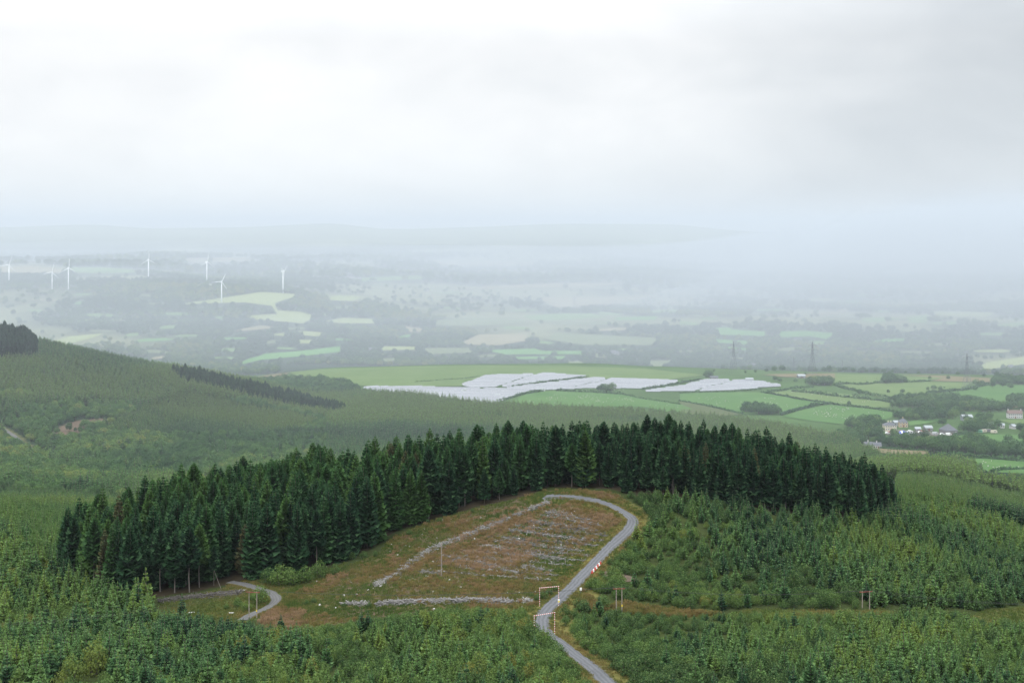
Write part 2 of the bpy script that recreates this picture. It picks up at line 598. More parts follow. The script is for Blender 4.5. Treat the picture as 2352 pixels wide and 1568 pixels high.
# ---------------------------------------------------------------- ground sheet
C_GRASS = np.array([0.0450, 0.0600, 0.0180])
C_OLIVE = np.array([0.0690, 0.0630, 0.0228])
C_BROWN = np.array([0.0900, 0.0690, 0.0450])
C_FLOOR = np.array([0.030, 0.038, 0.016])
C_WOOD = np.array([0.0210, 0.0372, 0.0180])
C_PAST = np.array([0.0510, 0.0900, 0.0300])
C_MOOR = np.array([0.150, 0.160, 0.085])


def land_colour(x, y, z):
    u, v = rows_of(x, y, z)
    c = np.empty(x.shape + (3,))
    c[:] = C_WOOD
    n1 = fbm(x, y, 35, 21, 3)[..., None]
    n2 = fbm(x, y, 8, 22, 2)[..., None]
    near = (y < 700)
    c[near] = (C_FLOOR * (1 - n1) + (C_GRASS * .8) * n1)[near]
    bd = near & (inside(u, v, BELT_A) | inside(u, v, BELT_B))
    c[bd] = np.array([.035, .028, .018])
    for poly, a, b in ((CLEARING, C_OLIVE, C_BROWN), (GRASSY, C_GRASS * 1.2, C_OLIVE), (WAYLEAVE, C_GRASS * 1.25, C_OLIVE), (BRACKEN, np.array([.09,.07,.02]), C_GRASS), (RIGHT_GAP, C_GRASS * 1.2, C_OLIVE)):
        k = near & inside(u, v, poly)
        mixf = np.clip((n1 - .5) * 2.2 + (n2 - .5) * 1.4 + .5, 0, 1)
        c[k] = (a * (1 - mixf) + b * mixf)[k]
    rd_ = near & (dist_line(x, y, [tuple(p) for p in ROAD[::4]]) < 7.5 + 3 * n1[..., 0])
    c[rd_] = (np.array([.100, .092, .030]) * (.7 + .6 * n2))[rd_]
    t2 = (y > 800) & (y < 1500) & (dist_line(x, y, [tuple(p) for p in TRACK2[::3]]) < 5)
    c[t2] = np.array([.10, .10, .045])
    cl2 = (y > 800) & (y < 1500) & inside(u, v, CLEAR2)
    c[cl2] = (np.array([.105, .078, .055]) * (.6 + .8 * n1))[cl2]
    for p in PINKISH:
        k = near & inside(u, v, p)
        c[k] = (c * .45 + np.array([.125, .092, .055]) * .5)[k]
    past = (y > 1250) & (y < 2300) & (u > 480)
    c[past] = (C_PAST * (.8 + .4 * n1))[past]
    far = y >= 2300
    m = fbm(x, y, 420, 31, 4)
    mo = np.clip((m - .50) * 7, 0, 1)[..., None]
    c[far] = (C_WOOD * (1 - mo) + C_MOOR * mo)[far]
    hi = np.clip((y - 8500) / 2500, 0, 1)[..., None]        # open moorland on the far hills
    c = c * (1 - hi) + np.array([.17, .19, .12]) * (.75 + .5 * n1) * hi
    return c


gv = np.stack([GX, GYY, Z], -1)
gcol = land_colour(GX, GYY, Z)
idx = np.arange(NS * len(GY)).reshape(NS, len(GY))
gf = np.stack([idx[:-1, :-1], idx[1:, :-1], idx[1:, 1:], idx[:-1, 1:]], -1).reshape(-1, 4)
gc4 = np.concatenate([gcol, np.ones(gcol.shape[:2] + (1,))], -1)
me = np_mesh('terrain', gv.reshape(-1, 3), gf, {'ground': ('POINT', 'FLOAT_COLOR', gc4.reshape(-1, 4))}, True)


def ground_mat():
    m, t, out = new_mat('ground_cover')
    a = t.nodes.new('ShaderNodeAttribute')
    a.attribute_name = 'ground'
    n1 = noise_n(t, 0.55, 6, 0.7)
    n2 = noise_n(t, 0.012, 5, 0.6)
    k = math_n(t, 'MULTIPLY', math_n(t, 'MULTIPLY_ADD', n1, 1.3, 0.35), math_n(t, 'MULTIPLY_ADD', n2, 0.7, 0.65))
    vs = t.nodes.new('ShaderNodeVectorMath')
    vs.operation = 'SCALE'
    t.links.new(a.outputs['Color'], vs.inputs[0])
    t.links.new(k, vs.inputs['Scale'])
    d = t.nodes.new('ShaderNodeBsdfDiffuse')
    t.links.new(vs.outputs[0], d.inputs['Color'])
    t.links.new(d.outputs[0], out.inputs['Surface'])
    return m


M_GROUND = ground_mat()
tag(link_mesh('terrain', me, M_GROUND), kind='structure')

# the hilltop the photograph was taken from
hx, hy = np.meshgrid(np.linspace(-70, 70, 29), np.linspace(-90, 30.2, 25), indexing='ij')
hz = ZC - 1.8 - 14.2 * np.clip(hy / 30, 0, 2) ** 1.2 - 0.06 - 0.02 * np.maximum(-hy, 0) + (fbm(hx, hy, 12, 2, 3) - .5) * .5
hi = np.arange(29 * 25).reshape(29, 25)
me = np_mesh('hilltop', np.stack([hx, hy, hz], -1).reshape(-1, 3), np.stack([hi[:-1, :-1], hi[1:, :-1], hi[1:, 1:], hi[:-1, 1:]], -1).reshape(-1, 4),
             {'ground': ('POINT', 'FLOAT_COLOR', np.tile(np.array([.09, .11, .035, 1]), (29 * 25, 1)))}, True)
tag(link_mesh('hilltop', me, M_GROUND), kind='structure')


# ---------------------------------------------------------------- roads
def gravel_mat(name, a, b):
    m, t, out = new_mat(name)
    at_ = t.nodes.new('ShaderNodeAttribute')
    at_.attribute_name = 'across'
    ax = at_.outputs['Fac']
    wob = noise_n(t, 0.25, 3)
    axw = math_n(t, 'ADD', ax, math_n(t, 'MULTIPLY_ADD', wob, 0.6, -0.3))
    # wheel tracks: pale compacted strips, darker loose gravel between them
    s = math_n(t, 'SINE', math_n(t, 'MULTIPLY', axw, 12.0))
    s = math_n(t, 'MULTIPLY_ADD', s, 0.5, 0.5)
    nz = noise_n(t, 1.6, 6, 0.75)
    k = math_n(t, 'ADD', math_n(t, 'MULTIPLY', s, 0.27), math_n(t, 'MULTIPLY', nz, 0.85), clamp=True)
    col = ramp_n(t, k, [(0.15, a), (0.85, b)])
    big = noise_n(t, 0.06, 4)
    edge = map_n(t, math_n(t, 'ADD', math_n(t, 'ABSOLUTE', axw), math_n(t, 'MULTIPLY_ADD', nz, 0.5, -0.25)), 0.84, 1.0, 0, 1)
    col = mix_n(t, edge, col, (0.08, 0.078, 0.04))
    col = mix_n(t, map_n(t, big, 0.5, 0.72, 0, .45), col, (a[0] * .8, a[1] * .8, a[2] * .82))
    p = t.nodes.new('ShaderNodeBsdfPrincipled')
    t.links.new(col, p.inputs['Base Color'])
    p.inputs['Roughness'].default_value = 0.85
    p.inputs['Specular IOR Level'].default_value = 0.25
    bp = t.nodes.new('ShaderNodeBump')
    bp.inputs['Strength'].default_value = 0.6
    bp.inputs['Distance'].default_value = 0.06
    t.links.new(noise_n(t, 4, 5, .8), bp.inputs['Height'])
    t.links.new(bp.outputs[0], p.inputs['Normal'])
    t.links.new(p.outputs[0], out.inputs['Surface'])
    return m


def ribbon(name, line, width, mat, lift=0.10, crown=0.06, endw=None):
    n = len(line)
    tg = np.gradient(line, axis=0)
    tg /= np.linalg.norm(tg, axis=1)[:, None]
    nr = np.stack([-tg[:, 1], tg[:, 0]], -1)
    ac = np.array([-1.06, -1, -.6, -.3, 0, .3, .6, 1, 1.06])
    kk = np.arange(n) * 1.0
    wv = width * (.94 + .14 * fbm(kk, kk * 0 + 3.7, 14, 401, 3))
    if endw is not None:
        t = np.clip((np.arange(n) - (n - 26)) / 22, 0, 1)
        wv = wv + (endw - width) * t * t * (3 - 2 * t)
    P = line[:, None, :] + nr[:, None, :] * (ac[None, :, None] * wv[:, None, None] / 2)
    jit = (fbm(kk[:, None] + np.array([0, 500.0])[None, :], np.array([[1.3, 9.7]]) + 0 * kk[:, None], 3.0, 402, 3) - .5) * .9
    P[:, 0] -= nr * jit[:, :1]
    P[:, 1] -= nr * jit[:, :1]
    P[:, -1] += nr * jit[:, 1:]
    P[:, -2] += nr * jit[:, 1:]
    zz = ground(P[..., 0], P[..., 1])
    zz = zz + lift + crown * (1 - ac[None, :] ** 2)
    zz[:, 0] -= lift + .1
    zz[:, -1] -= lift + .1
    v = np.concatenate([P, zz[..., None]], -1).reshape(-1, 3)
    ii = np.arange(n * 9).reshape(n, 9)
    f = np.stack([ii[:-1, :-1], ii[:-1, 1:], ii[1:, 1:], ii[1:, :-1]], -1).reshape(-1, 4)
    me = np_mesh(name, v, f, {'across': ('POINT', 'FLOAT', np.tile(ac, n))}, True)
    return tag(link_mesh(name, me, mat), kind='structure')


M_ROAD = gravel_mat('grey_gravel', (.038, .0385, .041), (.125, .127, .134))
M_TRACK = gravel_mat('pale_gravel', (.05, .048, .046), (.115, .112, .108))
ribbon('forest_road', ROAD, 4.0, M_ROAD, endw=9.0)
ribbon('side_track', TRACK, 3.1, M_TRACK)
ribbon('hillside_track', TRACK2, 4.2, M_TRACK, lift=.25)


# ---------------------------------------------------------------- draped sheets: fields and bare patches
def sheet(name, poly_px, mat, y0, y1, lift=None, kind='structure', step=6, rough=0.0):
    pts = [at(u, v, y0, y1) for u, v in dense(poly_px, step)]
    bnd = [Vector((p.x, p.y)) for p in pts]
    o2 = []
    for p in bnd:
        if not o2 or (p - o2[-1]).length > 0.4:
            o2.append(p)
    if (o2[0] - o2[-1]).length < .4:
        o2.pop()
    bnd = o2
    xs, ys = [p.x for p in bnd], [p.y for p in bnd]
    ym = sum(ys) / len(ys)
    sp = 1.1 if ym < 700 else max(2.0, ym * 0.012)
    gx, gy = np.meshgrid(np.arange(min(xs), max(xs), sp), np.arange(min(ys), max(ys), sp))
    gx, gy = gx.ravel(), gy.ravel()
    poly = [(p.x, p.y) for p in bnd]
    k = inside(gx, gy, poly)
    gx, gy = gx[k], gy[k]
    k = dist_line(gx, gy, poly + poly[:1]) > sp * .45
    inn = [Vector((a, b)) for a, b in zip(gx[k], gy[k])]
    n = len(bnd)
    vv, _, ff, *_r = delaunay_2d_cdt(bnd + inn, [(i, (i + 1) % n) for i in range(n)], [], 1, 1e-4)
    co = np.array([(p.x, p.y) for p in vv])
    lf = (0.10 if ym < 700 else ym * 0.0004) if lift is None else lift
    zz = ground(co[:, 0], co[:, 1]) + lf
    F3 = np.array([f for f in ff if len(f) == 3])
    if F3.ndim != 2:
        print('EMPTY SHEET', name, poly_px[:3])
        return None
    a, b, c = co[F3[:, 0]], co[F3[:, 1]], co[F3[:, 2]]
    flip = (b[:, 0] - a[:, 0]) * (c[:, 1] - a[:, 1]) - (b[:, 1] - a[:, 1]) * (c[:, 0] - a[:, 0]) < 0
    F3[flip] = F3[flip][:, ::-1]
    me = np_mesh(name, np.column_stack([co, zz]), F3, None, True)
    return tag(link_mesh(name, me, mat), kind=kind)


def field_mat(name, a, b, scale=0.02):
    m, t, out = new_mat(name)
    n1 = noise_n(t, scale, 6, 0.65)
    n2 = noise_n(t, 0.4, 4, 0.7)
    n3 = noise_n(t, scale * 1.2, 3, 0.5, sc3=(.25, 3.0, 1))
    k = math_n(t, 'ADD', math_n(t, 'MULTIPLY', n1, 0.55), math_n(t, 'MULTIPLY', n2, 0.25))
    k = math_n(t, 'ADD', k, math_n(t, 'MULTIPLY', n3, 0.28))
    col = ramp_n(t, k, [(0.36, a), (0.70, b)])
    d = t.nodes.new('ShaderNodeBsdfDiffuse')
    t.links.new(col, d.inputs['Color'])
    t.links.new(d.outputs[0], out.inputs['Surface'])
    return m


M_F = {
    'G': field_mat('bright_grass', (0.050, 0.108, 0.034), (0.080, 0.142, 0.046)),
    'g': field_mat('meadow_grass', (0.072, 0.116, 0.040), (0.112, 0.152, 0.058)),
    'Y': field_mat('pale_grass', (0.116, 0.146, 0.052), (0.149, 0.165, 0.069)),
    'T': field_mat('dry_grass', (0.110, 0.099, 0.052), (0.154, 0.129, 0.077)),
    'D': field_mat('dull_meadow', (0.058, 0.080, 0.034), (0.083, 0.096, 0.047)),
    'N': field_mat('bare_ground', (0.072, 0.066, 0.055), (0.143, 0.132, 0.116), .2),
}
PLATEAU = (1250, 2330)
FIELDS = [
    ('T', [(506, 884), (560, 871), (620, 861), (664, 856), (640, 872), (560, 888), (525, 889)]),
    ('g', [(664, 855.5), (760, 848), (900, 843), (1100, 840.5), (1300, 841), (1480, 847), (1560, 856), (1620, 862), (1500, 878), (1350, 868), (1240, 862), (1090, 876), (1060, 888), (860, 889), (760, 880), (700, 872)]),
    ('G', Z2((1190, 1085), (1280, 1030), (1400, 1012), (1520, 1007), (1720, 1012), (2000, 1036), (2352, 1098), (2440, 1130), (2352, 1165), (2100, 1118), (1300, 1106))),
    ('G', Z3((0, 1055), (0, 1012), (300, 1003), (560, 1006), (800, 1048), (1010, 1080), (860, 1112), (690, 1156), (420, 1150), (200, 1098))),
    ('G', Z3((700, 1168), (860, 1118), (1010, 1090), (1280, 1114), (1520, 1150), (1430, 1182), (1390, 1196), (1200, 1212), (1100, 1222), (900, 1200))),
    ('g', Z3((620, 1006), (800, 988), (900, 990), (1160, 1020), (1420, 1072), (1480, 1085), (1420, 1108), (1280, 1106), (1030, 1078))),
    ('g', Z3((1060, 952), (1240, 946), (1700, 932), (2000, 938), (1900, 985), (1690, 1008), (1740, 1040), (1480, 1050), (1330, 1030))),
    ('G', Z3((1760, 1012), (1960, 985), (2120, 955), (2420, 955), (2420, 1080), (2150, 1075), (1850, 1040))),
    ('g', Z3((1060, 878), (1500, 888), (1800, 905), (1700, 926), (1240, 942), (1060, 940))),
    ('T', Z3((560, 882), (760, 876), (1060, 876), (1060, 905), (900, 905), (700, 898))),
    ('T', Z3((1500, 884), (1800, 890), (2420, 922), (2420, 940), (2000, 932), (1720, 926), (1800, 906))),
    ('D', Z3((0, 1150), (0, 1065), (160, 1095), (420, 1155), (200, 1170))),
    ('T', Z3((1208, 1388), (1300, 1381), (1700, 1405), (1695, 1428), (1440, 1425), (1215, 1416))),
    ('Y', Z3((1740, 1428), (1850, 1424), (2090, 1434), (2080, 1444), (1780, 1446))),
    ('G', Z3((1800, 1452), (2050, 1455), (2400, 1478), (2400, 1560), (2060, 1545), (2040, 1500), (1990, 1482))),
    ('G', Z3((1880, 1306), (1990, 1286), (2400, 1298), (2400, 1372), (2250, 1392), (2090, 1360), (2050, 1328))),
    ('G', Z3((1560, 1205), (1660, 1184), (1830, 1180), (1700, 1215), (1570, 1232))),
    ('g', Z3((2180, 1192), (2400, 1186), (2400, 1222), (2250, 1215))),
    ('T', [(2262, 1098), (2352, 1104), (2380, 1106), (2380, 1120), (2300, 1118)]),
    ('T', Z3((2120, 1090), (2400, 1090), (2400, 1106), (2200, 1106))),
    ('Y', Z3((1800, 1100), (1950, 1130), (1900, 1142), (1780, 1120))),
]
for k, poly in FIELDS:
    sheet('field', poly, M_F[k], *( (760, 1500) if min(v for _, v in poly) > 990 else PLATEAU))
VALLEY = (2330, 12000)
FAR_FIELDS = [
    ('Y', Z1((1220, 408), (1500, 370), (1810, 322), (2080, 340), (1960, 380), (1900, 400), (1920, 450), (2080, 460), (2180, 490), (2100, 540), (1740, 510), (1720, 485), (1920, 475), (1880, 420), (1700, 395), (1480, 400))),
    ('Y', [(747, 738), (790, 731), (868, 734), (860, 744), (780, 743)]),
    ('Y', Z1((270, 690), (480, 630), (720, 608), (640, 642), (480, 682), (420, 715), (310, 712))),
    ('T', Z1((1600, 592), (1800, 555), (1940, 568), (1700, 590))),
    ('Y', Z1((1860, 618), (2010, 600), (1960, 628))),
    ('Y', Z1((2060, 590), (2260, 605), (2200, 630), (2110, 622))),
    ('G', Z1((1640, 822), (1720, 785), (1800, 765), (1830, 750), (2080, 730), (2352, 698), (2352, 735), (2100, 765), (1800, 792), (1650, 828))),
    ('g', Z1((480, 155), (700, 152), (900, 168), (1010, 188), (700, 192), (495, 188))),
    ('T', Z1((0, 150), (200, 140), (450, 165), (430, 190), (200, 190), (0, 185))),
    ('Y', Z2((0, 345), (170, 355), (90, 386), (-80, 380), (-60, 350))),
    ('g', Z2((1260, 490), (1550, 470), (1750, 472), (1840, 500), (1500, 518), (1330, 516))),
    ('g', Z2((1790, 458), (1960, 475), (1920, 488), (1800, 482))),
    ('G', Z2((1890, 500), (2200, 490), (2180, 516), (1920, 517))),
    ('T', Z2((845, 672), (960, 615), (1290, 612), (1290, 660), (1100, 690), (900, 688))),
    ('D', Z2((560, 712), (900, 710), (920, 740), (640, 752))),
    ('G', Z2((990, 725), (1350, 714), (1400, 730), (1700, 730), (1680, 752), (1150, 754))),
    ('G', Z2((1200, 772), (1560, 765), (1540, 786), (1230, 786))),
    ('T', Z2((1360, 362), (1800, 355), (2200, 348), (1900, 402), (1500, 430))),
    ('T', Z2((770, 296), (1500, 262), (2000, 260), (1720, 288), (800, 302))),
    ('D', Z2((1400, 524), (1900, 530), (1900, 550), (1500, 550))),
    ('D', Z2((1500, 602), (1800, 620), (2200, 640), (2150, 690), (1700, 690), (1420, 650))),
    ('D', Z2((640, 520), (900, 500), (1240, 500), (1300, 540), (900, 560), (660, 550))),
    ('Y', Z2((270, 700), (540, 700), (520, 722), (300, 725))),
    ('T', Z2((450, 560), (560, 575), (600, 595), (480, 600))),
    ('D', Z2((1580, 800), (1680, 800), (1670, 828), (1580, 828))),
    ('D', Z2((2150, 800), (2290, 795), (2260, 840), (2140, 840))),
    ('G', Z3((245, 566), (330, 560), (360, 575), (580, 590), (580, 620), (440, 615), (250, 610))),
    ('G', Z3((220, 640), (470, 655), (470, 680), (240, 662))),
    ('G', Z3((650, 590), (860, 585), (1060, 602), (1000, 640), (880, 620), (700, 628))),
    ('G', Z3((280, 688), (470, 705), (460, 718), (300, 705))),
    ('g', Z3((870, 650), (1010, 655), (1000, 680), (880, 672))),
    ('g', Z3((1550, 492), (1690, 472), (1690, 530), (1570, 532))),
    ('Y', Z3((1730, 450), (2150, 460), (2100, 492), (1900, 485), (1760, 480))),
    ('g', Z3((1240, 500), (1400, 490), (1520, 500), (1400, 525), (1250, 525))),
    ('g', Z3((1720, 525), (1900, 520), (1880, 540), (1730, 542))),
    ('Y', Z3((2010, 850), (2100, 800), (2352, 760), (2420, 755), (2420, 800), (2200, 835), (2080, 852))),
    ('g', Z3((0, 515), (130, 530), (120, 548), (0, 540))),
    ('T', [(1000, 600), (1240, 604), (1200, 612), (1010, 610)]),
    ('g', [(810, 640), (960, 634), (980, 642), (830, 648)]),
    ('T', [(420, 596), (560, 592), (600, 600), (440, 604)]),
]
RF = random.Random(2024)
n_try = 0
while len(FAR_FIELDS) < 112 and n_try < 3000:       # the rest of the patchwork: small dull meadows between the woods
    n_try += 1
    v0 = 668 + 160 * RF.random() ** .8
    u0 = RF.uniform(60, 2330)
    if u0 > 1500 and RF.random() < .45:
        continue
    k_ = (v0 - 540) / 260
    w_, h_ = RF.uniform(28, 95) * (.6 + .6 * k_), RF.uniform(3.5, 7.5) * (.5 + .8 * k_)
    if any(inside(np.array([u0, u0 - w_ * .5, u0 + w_ * .5, u0, u0]), np.array([v0, v0, v0, v0 - h_, v0 + h_]), p_).any() for _k, p_ in FAR_FIELDS) or any(abs(u0 - np.mean([q[0] for q in p_])) < w_ and abs(v0 - np.mean([q[1] for q in p_])) < h_ * 1.4 for _k, p_ in FAR_FIELDS):
        continue
    sk = RF.uniform(-.35, .35) * h_
    FAR_FIELDS.append((RF.choice('DDDDTgggYG'), [(u0 - w_ * RF.uniform(.42, .5), v0 + sk), (u0 - w_ * .2, v0 - h_ * RF.uniform(.35, .55) + sk * .5), (u0 + w_ * .25, v0 - h_ * RF.uniform(.35, .55) - sk * .5), (u0 + w_ * RF.uniform(.42, .52), v0 - sk), (u0 + w_ * .22, v0 + h_ * RF.uniform(.3, .5) - sk * .5), (u0 - w_ * .25, v0 + h_ * RF.uniform(.3, .5) + sk * .5)]))
FAR_PLAN = []
M_FF = {   # far valley copies of the field colours, brightened to stand for sunlight
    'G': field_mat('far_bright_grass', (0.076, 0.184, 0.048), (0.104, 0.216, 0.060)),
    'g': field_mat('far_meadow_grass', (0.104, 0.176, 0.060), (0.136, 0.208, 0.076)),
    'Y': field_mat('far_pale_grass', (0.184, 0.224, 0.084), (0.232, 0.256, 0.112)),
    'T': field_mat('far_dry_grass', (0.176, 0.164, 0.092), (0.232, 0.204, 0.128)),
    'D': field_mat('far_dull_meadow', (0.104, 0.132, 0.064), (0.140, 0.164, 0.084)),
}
for k, poly in FAR_FIELDS:
    o = sheet('field', poly, M_FF[k], *VALLEY, step=5)
FIELD_PX = [(p, 1250, 2330) for _, p in FIELDS] + [(p, 2330, 12000) for _, p in FAR_FIELDS]

# ---------------------------------------------------------------- plants: shapes
class Leaves:
    """triangles and quads with a 'leaf' number per face"""

    def __init__(self):
        self.v, self.t, self.l = [], [], []

    def tri(self, a, b, c, k):
        n = len(self.v)
        self.v += [a, b, c]
        self.t.append((n, n + 1, n + 2))
        self.l.append(k)

    def quad(self, a, b, c, d, k):
        n = len(self.v)
        self.v += [a, b, c, d]
        self.t += [(n, n + 1, n + 2), (n, n + 2, n + 3)]
        self.l += [k, k]

    def mesh(self, name, mat):
        me = np_mesh(name, np.array([tuple(p) for p in self.v]), np.array(self.t), {'leaf': ('FACE', 'FLOAT', np.array(self.l))})
        me.materials.append(mat)
        return me


def trunk_mesh(name, h, r, mat, R, n=6, segs=4, lean=0.01):
    m = MB()
    p = Vector((0, 0, -0.4))
    for i in range(segs):
        q = Vector((R.uniform(-1, 1) * lean * h, R.uniform(-1, 1) * lean * h, h * (i + 1) / segs))
        m.bar(p, q, r * (1 - i / segs * .9) + .02, r * (1 - (i + 1) / segs * .9) + .02, n, cap=False)
        p = q
    me = m.mesh(name, True)
    me.materials.append(mat)
    return me


def conifer(name, R, h, rad, bare, whorls, nb, mat, ragged=0.25, droop=0.25, dead=0.0, power=0.8, wid=0.30):
    L = Leaves()
    for i in range(whorls):
        t = bare + (1 - bare) * (i + R.uniform(-.3, .3)) / whorls
        t = min(max(t, 0.01), .985)
        z = h * t
        u = (t - bare) / (1 - bare)
        taper = (1 - max(u, 0)) ** power
        low = 0.62 + .38 * min(1.0, max(u, 0) / .22)
        n = nb if u < .75 else max(4, nb - 2)
        a0 = R.random() * 6.28
        for j in range(n):
            a = a0 + 6.283 * j / n + R.uniform(-.28, .28)
            ln = rad * taper * low * R.uniform(1 - ragged, 1 + ragged) + .12
            if dead and u < dead and R.random() < .55:
                ln *= .5
            ca, sa = math.cos(a), math.sin(a)
            dr = droop * (1.15 - u * 1.5) + R.uniform(-.1, .1)
            def P(f, side=0.0, dz=0.0):
                x, y = ln * f, side
                zz = z - ln * dr * f + ln * .16 * f * f + dz
                return (x * ca - y * sa, x * sa + y * ca, zz)
            wd = ln * wid + .08
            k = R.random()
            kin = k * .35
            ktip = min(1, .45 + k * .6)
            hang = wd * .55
            # inner sprays darkened in colour to stand for shade, outer sprays, tip
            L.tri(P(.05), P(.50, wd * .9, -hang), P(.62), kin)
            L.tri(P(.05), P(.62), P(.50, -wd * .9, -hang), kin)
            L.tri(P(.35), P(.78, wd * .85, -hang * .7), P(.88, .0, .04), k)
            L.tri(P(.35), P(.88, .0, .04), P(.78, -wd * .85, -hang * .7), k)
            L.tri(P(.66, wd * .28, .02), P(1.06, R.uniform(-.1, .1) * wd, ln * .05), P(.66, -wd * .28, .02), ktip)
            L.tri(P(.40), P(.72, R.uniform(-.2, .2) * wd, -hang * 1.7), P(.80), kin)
    # leader
    for j in range(3):
        a = j * 2.1
        w = .05 * rad + .05
        L.tri((w * math.cos(a), w * math.sin(a), h * .955), (w * math.cos(a + 2.1), w * math.sin(a + 2.1), h * .955), (0, 0, h * 1.02), .8)
    return L.mesh(name, mat)


def blob(name, R, lobes, n, size, mat, flat=.9, inner=.25, upk=.5):
    """crown of leaf clumps spread over and through a few lobes: lobes = [(x, y, z, rx, rz)]"""
    L = Leaves()
    ws = [l[3] * l[3] for l in lobes]
    zmax = max(l[2] + l[4] for l in lobes)
    zmin = min(l[2] - l[4] for l in lobes)
    for i in range(n):
        lx, ly, lz, rx, rz = R.choices(lobes, ws)[0]
        d = Vector((R.gauss(0, 1), R.gauss(0, 1), R.gauss(0, 1) + upk)).normalized()
        q = R.uniform(.35, .8) if R.random() < inner else R.uniform(.82, 1.10)
        c = Vector((lx + d.x * rx * q, ly + d.y * rx * q, lz + d.z * rz * q))
        if c.z < 0.05:
            c.z = R.uniform(.05, .35)
        nn = (d + Vector((R.uniform(-1, 1), R.uniform(-1, 1), R.uniform(-.6, 1))) * .75).normalized()
        p = nn.orthogonal().normalized()
        p.rotate(Matrix.Rotation(R.random() * 6.28, 3, nn))
        s2 = nn.cross(p)
        s = size * R.uniform(.6, 1.35)
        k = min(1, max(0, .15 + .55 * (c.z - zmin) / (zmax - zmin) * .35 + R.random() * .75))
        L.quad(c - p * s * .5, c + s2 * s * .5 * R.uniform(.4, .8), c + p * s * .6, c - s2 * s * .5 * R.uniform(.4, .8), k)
    return L.mesh(name, mat)


def bush_lobes(R, r, h, n):
    out = [(0, 0, h * .45, r * .62, h * .52)]
    for i in range(n):
        a = 6.283 * i / n + R.uniform(-.4, .4)
        d = r * R.uniform(.40, .66)
        k = R.uniform(.6, 1.05)
        out.append((d * math.cos(a), d * math.sin(a), h * .36 * k, r * R.uniform(.34, .5), h * .42 * k))
    return out


def stems_mesh(name, R, r, h, mat, n=4):
    m = MB()
    for i in range(n):
        a = 6.283 * i / n + R.uniform(-.5, .5)
        b = Vector((math.cos(a) * r * .45, math.sin(a) * r * .45, h * R.uniform(.5, .75)))
        m.bar((math.cos(a) * .12, math.sin(a) * .12, -.3), b, .07, .025, 4, False)
    me = m.mesh(name)
    me.materials.append(mat)
    return me


def limbs_mesh(name, R, h, r, mat):
    m = MB()
    top = Vector((R.uniform(-.3, .3), R.uniform(-.3, .3), h * .45))
    m.bar((0, 0, -.5), top, r, r * .7, 6, False)
    for i in range(5):
        a = 6.283 * i / 5 + R.uniform(-.4, .4)
        m.bar(top, top + Vector((math.cos(a) * h * .28, math.sin(a) * h * .28, h * R.uniform(.15, .38))), r * .5, r * .12, 5, False)
    me = m.mesh(name, True)
    me.materials.append(mat)
    return me


M_BARK = plain_mat('spruce_bark', (.13, .105, .085), .9, var=.4, scale=3)
M_BARKP = plain_mat('pale_bark', (.13, .115, .10), .9, var=.3, scale=3)
M_BARKD = plain_mat('bush_bark', (.09, .075, .055), .9, var=.3)
M_SPRUCE = foliage_mat('spruce_needles', [(0, (0.012, 0.035, 0.019)), (.45, (0.022, 0.057, 0.026)), (.72, (0.037, 0.088, 0.026)), (.85, (0.057, 0.112, 0.028)), (.93, (0.066, 0.065, 0.030)), (1, (0.094, 0.073, 0.042))], .16, .9, (0.066, 0.122, 0.052))
M_YOUNG = foliage_mat('young_needles', [(0, (.025, .060, .031)), (.35, (.048, .108, .040)), (.65, (.088, .158, .042)), (1, (.130, .182, .036))], .16, .95, (.125, .195, .080))
M_BUSH = foliage_mat('willow_leaves', [(0, (.028, .060, .022)), (.4, (.050, .096, .028)), (.7, (.084, .134, .032)), (.88, (.122, .140, .030)), (1, (.150, .118, .030))], .28, .9, (.115, .152, .054))
M_OAK = foliage_mat('oak_leaves', [(0, (.032, .070, .028)), (.5, (.060, .116, .038)), (.8, (.096, .156, .044)), (1, (.150, .175, .048))], .25, .85)
M_DRY = foliage_mat('dry_stems', [(0, (.080, .100, .030)), (.3, (.138, .122, .040)), (.6, (.188, .130, .057)), (1, (.250, .168, .104))], .3, .8)
M_GRASSB = foliage_mat('grass_blades', [(0, (.055, .095, .022)), (.5, (.105, .125, .035)), (1, (.215, .165, .062))], .3, .8)

RR = random.Random(11)
SPRUCE = []           # (crown mesh, trunk mesh, height, radius)
for i in range(8):
    h = RR.uniform(21, 25)
    rd = RR.uniform(4.1, 5.3)
    bare = [.10, .06, .14, .08, .30, .42, .05, .18][i]
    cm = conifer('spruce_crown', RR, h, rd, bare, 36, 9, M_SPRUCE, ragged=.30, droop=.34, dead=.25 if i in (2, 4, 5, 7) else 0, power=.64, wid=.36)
    SPRUCE.append((cm, trunk_mesh('spruce_trunk', h * .97, .20, M_BARKP if i in (4, 5) else M_BARK, RR), h, rd))
YOUNG = []
for i in range(8):
    h = 6.0
    rd = RR.uniform(1.65, 2.1)
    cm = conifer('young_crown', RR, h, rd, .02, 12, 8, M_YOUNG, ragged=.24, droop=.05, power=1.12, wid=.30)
    YOUNG.append((cm, trunk_mesh('young_trunk', h * .96, .075, M_BARK, RR, 5, 2), h, rd))
BUSH = []
for i in range(7):
    r, h = RR.uniform(1.7, 2.3), RR.uniform(2.6, 3.3)
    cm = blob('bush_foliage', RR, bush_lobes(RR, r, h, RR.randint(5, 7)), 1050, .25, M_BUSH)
    BUSH.append((cm, stems_mesh('bush_stems', RR, r, h, M_BARKD), h, r))
OAK = []
